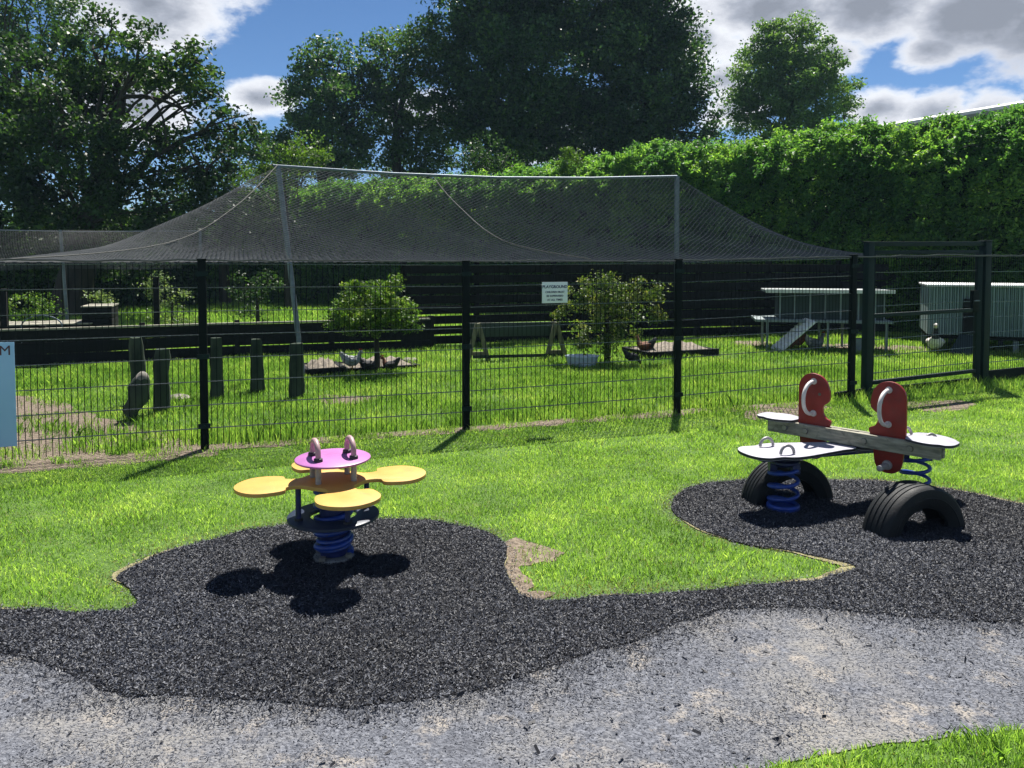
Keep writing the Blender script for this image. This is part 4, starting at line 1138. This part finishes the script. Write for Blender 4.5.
# big sycamore at left
ZA_ = 23.0
lob = [L(8, 95, 62, ZA_, 0), L(62, 62, 40, ZA_, 1.5), L(105, 50, 34, ZA_, 0), L(150, 52, 36, ZA_, -1), L(192, 62, 30, ZA_, -.5), L(205, 98, 24, ZA_, 0), L(212, 135, 26, ZA_, .5), L(238, 128, 20, ZA_, 0), L(205, 172, 32, ZA_, 0), L(172, 160, 20, ZA_, 1), L(70, 128, 50, ZA_, -2), L(120, 150, 34, ZA_, -1.5), L(30, 180, 62, ZA_, 0), L(105, 205, 52, ZA_, -1), L(170, 212, 38, ZA_, -.5), L(60, 235, 50, ZA_, 1), L(130, 245, 40, ZA_, 1), L(-40, 140, 80, ZA_, 1), L(95, 85, 34, ZA_, .5), L(88, 112, 40, ZA_, .8), L(132, 74, 20, ZA_, .8), L(128, 132, 20, ZA_, .4), L(185, 90, 14, ZA_, .6), L(160, 138, 15, ZA_, .6)]
ex = [([P(90, 130, ZA_), P(118, 100, ZA_), P(145, 97, ZA_), P(172, 104, ZA_), P(196, 118, ZA_)], .09, .03),
      ([P(128, 97, ZA_), P(150, 97, ZA_ - .2), P(163, 118, ZA_ - .3), P(166, 140, ZA_ - .3)], .05, .02),
      ([P(160, 90, ZA_), P(182, 108, ZA_), P(190, 130, ZA_)], .045, .02)]
tree('broad dark sycamore with an arching bare bough, filling the left edge', P(70, 262, ZA_), lob, .48, 'leaf_oak', 'sycamore_tree', per=4.6, clump=.50, per_clump=42, leaf=.24, extra=ex)
tree('tall feathery tree rising behind the sycamore in the top left corner', P(20, 262, 33), [L(10, 15, 48, 33), L(55, 18, 30, 33, 1), L(40, -15, 40, 33), L(75, 45, 18, 33, 1), L(0, 60, 40, 33), L(-50, 20, 60, 33)], .45, 'leaf_mid', 'feathery_tree', per=2.0, clump=.7, per_clump=34, leaf=.27, shell=.45)
# middle
tree('dark rounded tree left of centre beside the tallest trees', P(335, 262, 40), [L(328, 78, 38, 40), L(305, 112, 32, 40), L(345, 120, 40, 40, -1), L(300, 145, 30, 40), L(330, 165, 40, 40), L(268, 160, 30, 40, 1), L(358, 88, 26, 40), L(285, 190, 34, 40)], .5, 'leaf_dark', 'round_tree', per=2.5, clump=.75, per_clump=48, leaf=.32)
tree('slimmer dark tree wedged between the round tree and tallest tree', P(405, 262, 41), [L(395, 55, 30, 41), L(412, 85, 34, 41), L(385, 105, 34, 41), L(420, 130, 34, 41), L(390, 150, 36, 41), L(375, 72, 20, 41), L(430, 45, 24, 41), L(425, 175, 34, 41)], .45, 'leaf_mid', 'slim_tree', per=2.3, clump=.75, per_clump=42, leaf=.32)
tree('massive dark tree at top centre, tallest of the row', P(500, 262, 42), [L(478, 30, 50, 42), L(520, 10, 55, 42, 1), L(470, 85, 48, 42), L(520, 75, 58, 42, -2), L(455, 125, 34, 42), L(500, 130, 46, 42, -1), L(545, 120, 44, 42), L(560, 40, 44, 42, 1), L(490, -30, 60, 42), L(540, -40, 60, 42), L(510, 170, 50, 42)], .7, 'leaf_dark', 'massive_tree', per=2.6, clump=.85, per_clump=52, leaf=.34)
tree('second massive dark tree at centre right with ragged lower right side', P(640, 262, 43), [L(610, 20, 52, 43), L(650, 25, 44, 43), L(672, 45, 30, 43, -1), L(620, 80, 58, 43, -1), L(672, 90, 36, 43), L(690, 118, 26, 43), L(590, 120, 46, 43), L(640, 130, 46, 43), L(640, -30, 55, 43), L(690, 70, 20, 43), L(698, 140, 18, 43), L(600, 165, 40, 43), L(660, 170, 40, 43)], .7, 'leaf_dark', 'massive_tree', per=2.6, clump=.85, per_clump=52, leaf=.34)
tree('rounded lighter green tree standing alone above hedge at right', P(790, 262, 44), [L(785, 52, 34, 44), L(765, 80, 36, 44), L(812, 72, 34, 44), L(795, 100, 44, 44, -1), L(750, 98, 24, 44), L(838, 92, 22, 44), L(828, 60, 20, 44), L(845, 108, 14, 44), L(760, 52, 18, 44), L(790, 135, 44, 44), L(800, 30, 14, 44), L(772, 34, 14, 44), L(742, 118, 18, 44)], .4, 'leaf_light', 'lone_tree', per=3.6, clump=.62, per_clump=46, leaf=.28, shell=.45)
tree('small lime green tree behind the left end of the net', P(290, 262, 27), [L(282, 152, 20, 27), L(305, 148, 22, 27), L(262, 166, 18, 27), L(318, 160, 14, 27), L(290, 172, 26, 27), L(245, 175, 18, 27, .5)], .14, 'leaf_lime', 'small_tree', per=6, clump=.38, per_clump=32, leaf=.17)
tree('small dark feathery tree above hedge left of centre', P(488, 262, 29.5), [L(488, 150, 18, 29.5), L(475, 165, 20, 29.5), L(502, 165, 18, 29.5), L(488, 185, 26, 29.5), L(458, 160, 12, 29.5)], .14, 'leaf_mid', 'small_tree', per=6, clump=.38, per_clump=30, leaf=.16)
tree('little leafy shoot poking out of the hedge top near centre', P(572, 262, 25.3), [L(569, 155, 9, 25.3), L(578, 162, 10, 25.3), L(564, 168, 9, 25.3), L(572, 178, 12, 25.3)], .06, 'leaf_lime', 'hedge_sapling', per=12, clump=.2, per_clump=30, leaf=.12)
tree('low dark bushy tree filling gap between sycamore and round tree', P(225, 262, 29), [L(230, 150, 18, 29), L(215, 185, 34, 29), L(245, 200, 34, 29), L(190, 200, 34, 29), L(225, 225, 40, 29), L(165, 225, 36, 29), L(270, 215, 30, 29)], .2, 'leaf_oak', 'bushy_tree', per=4, clump=.5, per_clump=40, leaf=.22)

# pen trees
tree('small round-headed tree with umbrella crown in the pen', G(377, 371), [L(373, 308, 34, 11.6, 0, .82, 1.28), L(345, 315, 19, 11.6, 0, .8), L(400, 313, 20, 11.6, 0, .8), L(372, 290, 18, 11.6, .1, .7), L(335, 322, 10, 11.6), L(411, 325, 10, 11.6, 0, 1), L(360, 322, 20, 11.6, -.2, .6), L(390, 320, 20, 11.6, .2, .6), L(396, 284, 8, 11.6), L(352, 285, 8, 11.6)], .04, 'leaf_round', 'umbrella_tree', per=170, clump=.10, per_clump=18, leaf=.075, fork=.55, shell=.6)
tree('yellowish sprawling bush drooping to the grass in the pen', G(607, 362), [L(610, 282, 20, 12.6, 0, .8), L(585, 300, 26, 12.6, 0, .8), L(632, 300, 26, 12.6), L(605, 310, 30, 12.6), L(565, 310, 12, 12.6), L(655, 292, 9, 12.6), L(590, 332, 20, 12.6), L(620, 330, 20, 12.6), L(580, 345, 10, 12.6), L(655, 315, 9, 12.6), L(605, 350, 9, 12.6)], .05, 'leaf_yellow', 'sprawling_bush', per=60, clump=.15, per_clump=20, leaf=.085, fork=.4, shell=.5, cat='bush')
tree('pale leafed shrub in the sunny strip behind the black post', P(172, 300, 16.5), [L(160, 280, 12, 16.5), L(172, 300, 16, 16.5), L(182, 322, 16, 16.5), L(150, 292, 9, 16.5), L(165, 318, 16, 16.5), L(200, 325, 8, 16.5)], .03, 'leaf_pale', 'pale_shrub', per=26, clump=.2, per_clump=22, leaf=.09, cat='shrub')
tree('dark leafy shrub at far left behind the board wall', P(25, 300, 14.6), [L(10, 305, 16, 14.6), L(30, 300, 16, 14.6), L(45, 312, 12, 14.6), L(20, 322, 16, 14.6)], .03, 'leaf_round', 'dark_shrub', per=26, clump=.18, per_clump=22, leaf=.08, cat='shrub')
tree('small light shrub growing behind the tall planter box', P(98, 300, 15.4), [L(96, 298, 9, 15.4), L(106, 303, 9, 15.4), L(100, 315, 10, 15.4)], .02, 'leaf_pale', 'small_shrub', per=26, clump=.16, per_clump=20, leaf=.08, cat='shrub')
tree('dim rounded shrub in shade left of the leaning net pole', P(258, 300, 20), [L(245, 288, 14, 20), L(268, 284, 16, 20), L(258, 304, 18, 20)], .05, 'leaf_oak', 'dim_shrub', per=14, clump=.3, per_clump=26, leaf=.12, cat='shrub')

# ------------------------------------------------------------------ laurel hedge
def hedge(label, line, width, hts, n, leaf, mat, name='laurel_hedge', core=True):
    r_ = thing(name, label, 'hedge', line[0])
    line = [Vector((p[0], p[1], 0)) for p in line]
    cum = [0]
    for a, b in zip(line[:-1], line[1:]): cum.append(cum[-1] + (b - a).length)
    Lt = cum[-1]
    u = rng.uniform(0, Lt, n); q = rng.uniform(size=n)
    px = np.interp(u, cum, [p.x for p in line]); py = np.interp(u, cum, [p.y for p in line]); hz = np.interp(u, cum, hts)
    tx = np.gradient(np.interp(np.linspace(0, Lt, 400), cum, [p.x for p in line])); ty = np.gradient(np.interp(np.linspace(0, Lt, 400), cum, [p.y for p in line]))
    ii = np.clip((u / Lt * 399).astype(int), 0, 399); tl_ = np.hypot(tx[ii], ty[ii]); nx, ny = ty[ii] / tl_, -tx[ii] / tl_
    flip = np.where(ny > 0, -1, 1); nx, ny = nx * flip, ny * flip       # towards the camera side
    # sprigs: leaves gathered round shared twig points on a battered, round-shouldered section
    a_ = np.where(q < .80, rng.uniform(0, 1, n), 1 + rng.uniform(0, .45, n))        # 0 foot of the near face, .75 top, then over
    spr_n = max(1, n // 14); su = rng.uniform(0, Lt, spr_n)
    zr = np.clip(a_ / .62, 0, 1); rnd = np.clip((a_ - .62) / .38, 0, 2.2)
    ang = rnd * math.pi / 2
    sh_h = 1.15
    off = np.where(rnd > 0, width / 2 * np.cos(np.clip(ang, 0, math.pi)), width / 2 + .30 * (1 - zr))
    z = np.where(rnd > 0, hz - sh_h + sh_h * np.sin(np.clip(ang, 0, math.pi)), (hz - sh_h) * zr)
    bul = .22 * wob(u, z * 1.0, .8) + .16 * wob(u + 5, z * 1.3, 2.3) + .12 * wob(u, z + off, 6.0)
    up_ = np.clip(rnd, 0, 1)
    off = off + bul * (1 - .7 * up_); z = z + bul * .75 * up_
    cen = np.stack([px + nx * off, py + ny * off, z], 1)
    g3 = np.floor(cen / .27); hsh = np.sin(g3[:, 0] * 12.9 + g3[:, 1] * 78.2 + g3[:, 2] * 37.7) * 43758.5; hsh -= np.floor(hsh)
    cell_c = (g3 + .5) * .27
    pull = np.where(hsh > .45, .45, .05)[:, None]
    cen = cen * (1 - pull) + cell_c * pull + np.stack([nx, ny, np.full(n, .5)], 1) * ((hsh - .5) * .30)[:, None]
    cen += rng.normal(size=(n, 3)) * .055
    sh_ = (rnd > .35) & (hsh > .62) & (rng.uniform(size=n) < .45); cen[sh_, 2] += rng.uniform(0, .34, sh_.sum()) * (hsh[sh_] - .4)
    lv = leaf_quads(cen, leaf, .35, .42) - np.array(r_.location)[None, None, :]
    me = np_mesh('foliage', lv, 4, [mat]); link(bpy.data.objects.new('foliage', me), r_)
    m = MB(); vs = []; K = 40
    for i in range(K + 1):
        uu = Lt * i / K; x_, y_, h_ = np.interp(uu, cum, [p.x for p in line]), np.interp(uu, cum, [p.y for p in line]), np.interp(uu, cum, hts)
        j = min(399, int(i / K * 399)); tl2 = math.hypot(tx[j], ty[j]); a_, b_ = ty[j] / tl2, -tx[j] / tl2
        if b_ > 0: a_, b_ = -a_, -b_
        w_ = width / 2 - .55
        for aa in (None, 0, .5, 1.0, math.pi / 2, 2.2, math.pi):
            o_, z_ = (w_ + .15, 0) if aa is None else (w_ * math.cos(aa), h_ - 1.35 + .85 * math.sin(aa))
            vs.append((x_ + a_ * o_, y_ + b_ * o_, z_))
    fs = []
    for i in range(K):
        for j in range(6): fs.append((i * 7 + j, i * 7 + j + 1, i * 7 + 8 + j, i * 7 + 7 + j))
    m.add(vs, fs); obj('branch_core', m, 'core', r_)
    return r_
def HZ(px, py, Yd): p = P(px, py, Yd); return Vector((p.x, p.y, 0)), p.z
hp_ = [HZ(1330, 78, 14.6), HZ(1180, 95, 16.0), HZ(1024, 112, 18.0), HZ(900, 128, 20.0), HZ(760, 139, 22.3), HZ(640, 152, 24.6), HZ(520, 174, 27.5), HZ(400, 182, 30.0), HZ(260, 192, 32.5), HZ(200, 230, 33.5)]
hedge('long sunlit laurel hedge across the back, taller at the right', [p for p, z in hp_], 3.2, [z - .12 for p, z in hp_], 640000, .105, 'leaf_laurel')
# dark undergrowth under the trees at left
lowh = [HZ(-120, 205, 24.5), HZ(60, 215, 26.5), HZ(200, 222, 29.5)]
hedge('dark shaded undergrowth hedge beneath the sycamore at left', [p for p, z in lowh], 2.0, [z for p, z in lowh], 26000, .20, 'leaf_dark', 'shaded_hedge')

# ------------------------------------------------------------------ barn beyond the hedge
bA, bB = P(858, 129, 30), P(1024, 101, 24.9)
dv = (bB - bA); dv.z = 0; dv.normalize(); nb_ = Vector((-dv.y, dv.x, 0))
if nb_.y < 0: nb_ = -nb_
bA2 = bA - dv * 1.6; bB2 = bB + dv * 9
hh_ = bB.z
barn = thing('barn', 'long barn with pale sheet roof edge showing above the hedge', 'barn', ((bA2 + bB2) / 2).to_2d().to_3d())
w1, w2 = Vector((bA2.x, bA2.y, 0)) + nb_ * .3, Vector((bB2.x, bB2.y, 0)) + nb_ * .3
m = MB(); dp = 10
cw = (w1 + w2) / 2 + nb_ * dp / 2; hgt = hh_ - .35
m.box(cw + Z * hgt / 2, ((w2 - w1).length, dp, hgt), math.atan2(dv.y, dv.x)); obj('wall', m, 'barnwall', barn)
m = MB(); rdg = 1.1
e1, e2 = w1 - nb_ * .4 - dv * .2, w2 - nb_ * .4 + dv * .2
f1, f2 = w1 + nb_ * (dp + .4) - dv * .2, w2 + nb_ * (dp + .4) + dv * .2
r1, r2 = (e1 + f1) / 2, (e2 + f2) / 2
zs = hh_ - .18
vs = [e1 + Z * zs, e2 + Z * zs, r2 + Z * (zs + rdg), r1 + Z * (zs + rdg), f1 + Z * zs, f2 + Z * zs]
m.add(vs + [v + Z * .12 for v in vs], [(0, 3, 2, 1), (3, 4, 5, 2), (6, 7, 8, 9), (9, 8, 11, 10), (0, 1, 7, 6), (4, 10, 11, 5), (0, 6, 9, 3), (3, 9, 10, 4), (1, 2, 8, 7), (2, 5, 11, 8)])
obj('roof', m, 'tinroof', barn, smooth=0)
m = MB(); m.bar(e1 + Z * (zs - .06) - nb_ * .06, e2 + Z * (zs - .06) - nb_ * .06, .11, .11); obj('gutter', m, 'barnwall', barn)

# ------------------------------------------------------------------ light
SUN_AZ, SUN_EL = R(14), R(60)
sd_ = Vector((math.sin(SUN_AZ) * math.cos(SUN_EL), math.cos(SUN_AZ) * math.cos(SUN_EL), math.sin(SUN_EL)))
sl = bpy.data.lights.new('sun', 'SUN'); sl.energy = 5.0; sl.angle = R(.5); sl.color = (1, .955, .88)
so_ = bpy.data.objects.new('sun', sl); so_.rotation_euler = sd_.to_track_quat('Z', 'Y').to_euler(); so_.location = (5, 20, 40); COL.objects.link(so_)

wd = bpy.data.worlds.new('World'); scene.world = wd; wd.use_nodes = True
nt = wd.node_tree; nt.nodes.clear(); out = N(nt, 'ShaderNodeOutputWorld')
sky = N(nt, 'ShaderNodeTexSky'); sky.sky_type = 'NISHITA'; sky.sun_disc = False; sky.sun_elevation = SUN_EL; sky.sun_rotation = SUN_AZ
sky.air_density = .8; sky.dust_density = .1; sky.ozone_density = 3.0; sky.altitude = 1500
bg = N(nt, 'ShaderNodeBackground'); bg.inputs[1].default_value = .052
hs = N(nt, 'ShaderNodeHueSaturation'); hs.inputs['Saturation'].default_value = 1.12
nt.links.new(sky.outputs[0], hs.inputs['Color']); nt.links.new(hs.outputs[0], bg.inputs[0])
tc = N(nt, 'ShaderNodeTexCoord')
def vmath(op, a, b=None):
    n = N(nt, 'ShaderNodeVectorMath', operation=op)
    for i, v in enumerate((a, b)):
        if v is None: continue
        if isinstance(v, bpy.types.NodeSocket): nt.links.new(v, n.inputs[i])
        else: n.inputs[i].default_value = v
    return n
def mth(op, a, b=None, c=None, clamp=False):
    n = N(nt, 'ShaderNodeMath', operation=op); n.use_clamp = clamp
    for i, v in enumerate((a, b, c)):
        if v is None: continue
        if isinstance(v, bpy.types.NodeSocket): nt.links.new(v, n.inputs[i])
        else: n.inputs[i].default_value = v
    return n.outputs[0]
STR = Vector((1, 1, 1.9))
dirn = vmath('NORMALIZE', tc.outputs['Generated']).outputs[0]
sdir = vmath('MULTIPLY', dirn, STR).outputs[0]
wn = N(nt, 'ShaderNodeTexNoise'); wn.inputs['Scale'].default_value = 4.0; wn.inputs['Detail'].default_value = 5
nt.links.new(sdir, wn.inputs['Vector'])
# cumulus masses: centre direction and angular size
field = None
for px, py, rad, amp in [(150, 5, .105, 1.15), (205, -25, .09, 1), (255, 98, .055, 1.1), (130, 105, .10, 1.0), (760, 8, .115, 1.15), (870, 4, .105, 1.25), (980, 12, .105, 1.25), (1090, 15, .14, 1.2), (930, 50, .05, 1.0), (830, 55, .055, 1.0), (640, -40, .15, 1), (880, 108, .055, 1.1), (935, 112, .055, 1.1), (735, 110, .06, 1.0), (985, 108, .05, .9), (700, 40, .085, 1), (722, 80, .055, .9), (420, 110, .06, .9), (560, 130, .1, 1)]:
    d = ray(px, py).normalized(); d = Vector((d.x * STR.x, d.y * STR.y, d.z * STR.z))
    l = vmath('DISTANCE', sdir, d).outputs['Value']
    f = mth('MULTIPLY', mth('SUBTRACT', 1, mth('DIVIDE', l, rad * 1.15), clamp=True), amp)
    field = f if field is None else mth('MAXIMUM', field, f)
n1 = N(nt, 'ShaderNodeTexNoise'); n1.inputs['Scale'].default_value = 13; n1.inputs['Detail'].default_value = 9; n1.inputs['Roughness'].default_value = .6
nt.links.new(sdir, n1.inputs['Vector'])
# scattered clouds over the rest of the sky
n3 = N(nt, 'ShaderNodeTexNoise'); n3.inputs['Scale'].default_value = 2.2; n3.inputs['Detail'].default_value = 6
nt.links.new(sdir, n3.inputs['Vector'])
sepd = N(nt, 'ShaderNodeSeparateXYZ'); nt.links.new(dirn, sepd.inputs[0])
behind = mth('MULTIPLY_ADD', sepd.outputs[1], -3.0, 1.0, True)
rest = mth('MULTIPLY', mth('MULTIPLY_ADD', n3.outputs['Fac'], 5.0, -2.5, True), behind)
field = mth('MAXIMUM', field, rest)
dens = mth('ADD', field, mth('MULTIPLY_ADD', n1.outputs['Fac'], 1.35, -.675))
mask = N(nt, 'ShaderNodeMapRange', interpolation_type='SMOOTHSTEP'); mask.inputs['From Min'].default_value = .16; mask.inputs['From Max'].default_value = .52
nt.links.new(dens, mask.inputs[0])
n4 = N(nt, 'ShaderNodeTexNoise'); n4.inputs['Scale'].default_value = 3.2; n4.inputs['Detail'].default_value = 7
mp4 = vmath('ADD', sdir, (.0, 0, .07)).outputs[0]; nt.links.new(mp4, n4.inputs['Vector'])
thick = mth('ADD', dens, mth('MULTIPLY_ADD', n4.outputs['Fac'], 1.3, -.65))
cr = ramp(nt, thick, [(.28, (.86, .88, .92)), (.52, (.66, .68, .74)), (.80, (.36, .39, .46)), (1.0, (.25, .275, .33))])
bg2 = N(nt, 'ShaderNodeBackground'); bg2.inputs[1].default_value = .56
nt.links.new(cr.outputs[0], bg2.inputs[0])
mixs = N(nt, 'ShaderNodeMixShader'); nt.links.new(mask.outputs[0], mixs.inputs[0]); nt.links.new(bg.outputs[0], mixs.inputs[1]); nt.links.new(bg2.outputs[0], mixs.inputs[2])
nt.links.new(mixs.outputs[0], out.inputs[0])

hz = MB(); hz.box((0, 34, 11), (150, 112, 24)); hzo = tag(obj('glare_veil', hz, [], smooth=0), kind='stuff')  # thin bluish volume added to imitate lens glare over the distant trees
hm = bpy.data.materials.new('glare_veil'); hm.use_nodes = True; hn = hm.node_tree; hn.nodes.clear()
ho = hn.nodes.new('ShaderNodeOutputMaterial'); pv = hn.nodes.new('ShaderNodeVolumePrincipled')
pv.inputs['Color'].default_value = (.50, .76, 1, 1); pv.inputs['Density'].default_value = GLARE_DENSITY; pv.inputs['Anisotropy'].default_value = 0.0
hn.links.new(pv.outputs[0], ho.inputs['Volume']); hzo.data.materials.append(hm)

# ------------------------------------------------------------------ camera and view
cam = bpy.data.cameras.new('camera'); co = bpy.data.objects.new('camera', cam); COL.objects.link(co)
co.location = (0, 0, EYE); co.rotation_euler = (math.pi / 2 - PITCH, 0, 0)
cam.sensor_width = 36; cam.lens = F / 1024 * 36; cam.shift_y = -(384 - YP) / 1024; cam.clip_end = 1000; cam.clip_start = .05
scene.camera = co
scene.view_settings.view_transform = 'Standard'; scene.view_settings.look = 'None'; scene.view_settings.gamma = 1
scene.view_settings.exposure = 1.12
scene.view_settings.use_curve_mapping = False
scene.render.engine = 'CYCLES'
scene.cycles.max_bounces = 8; scene.cycles.diffuse_bounces = 3; scene.cycles.transmission_bounces = 4
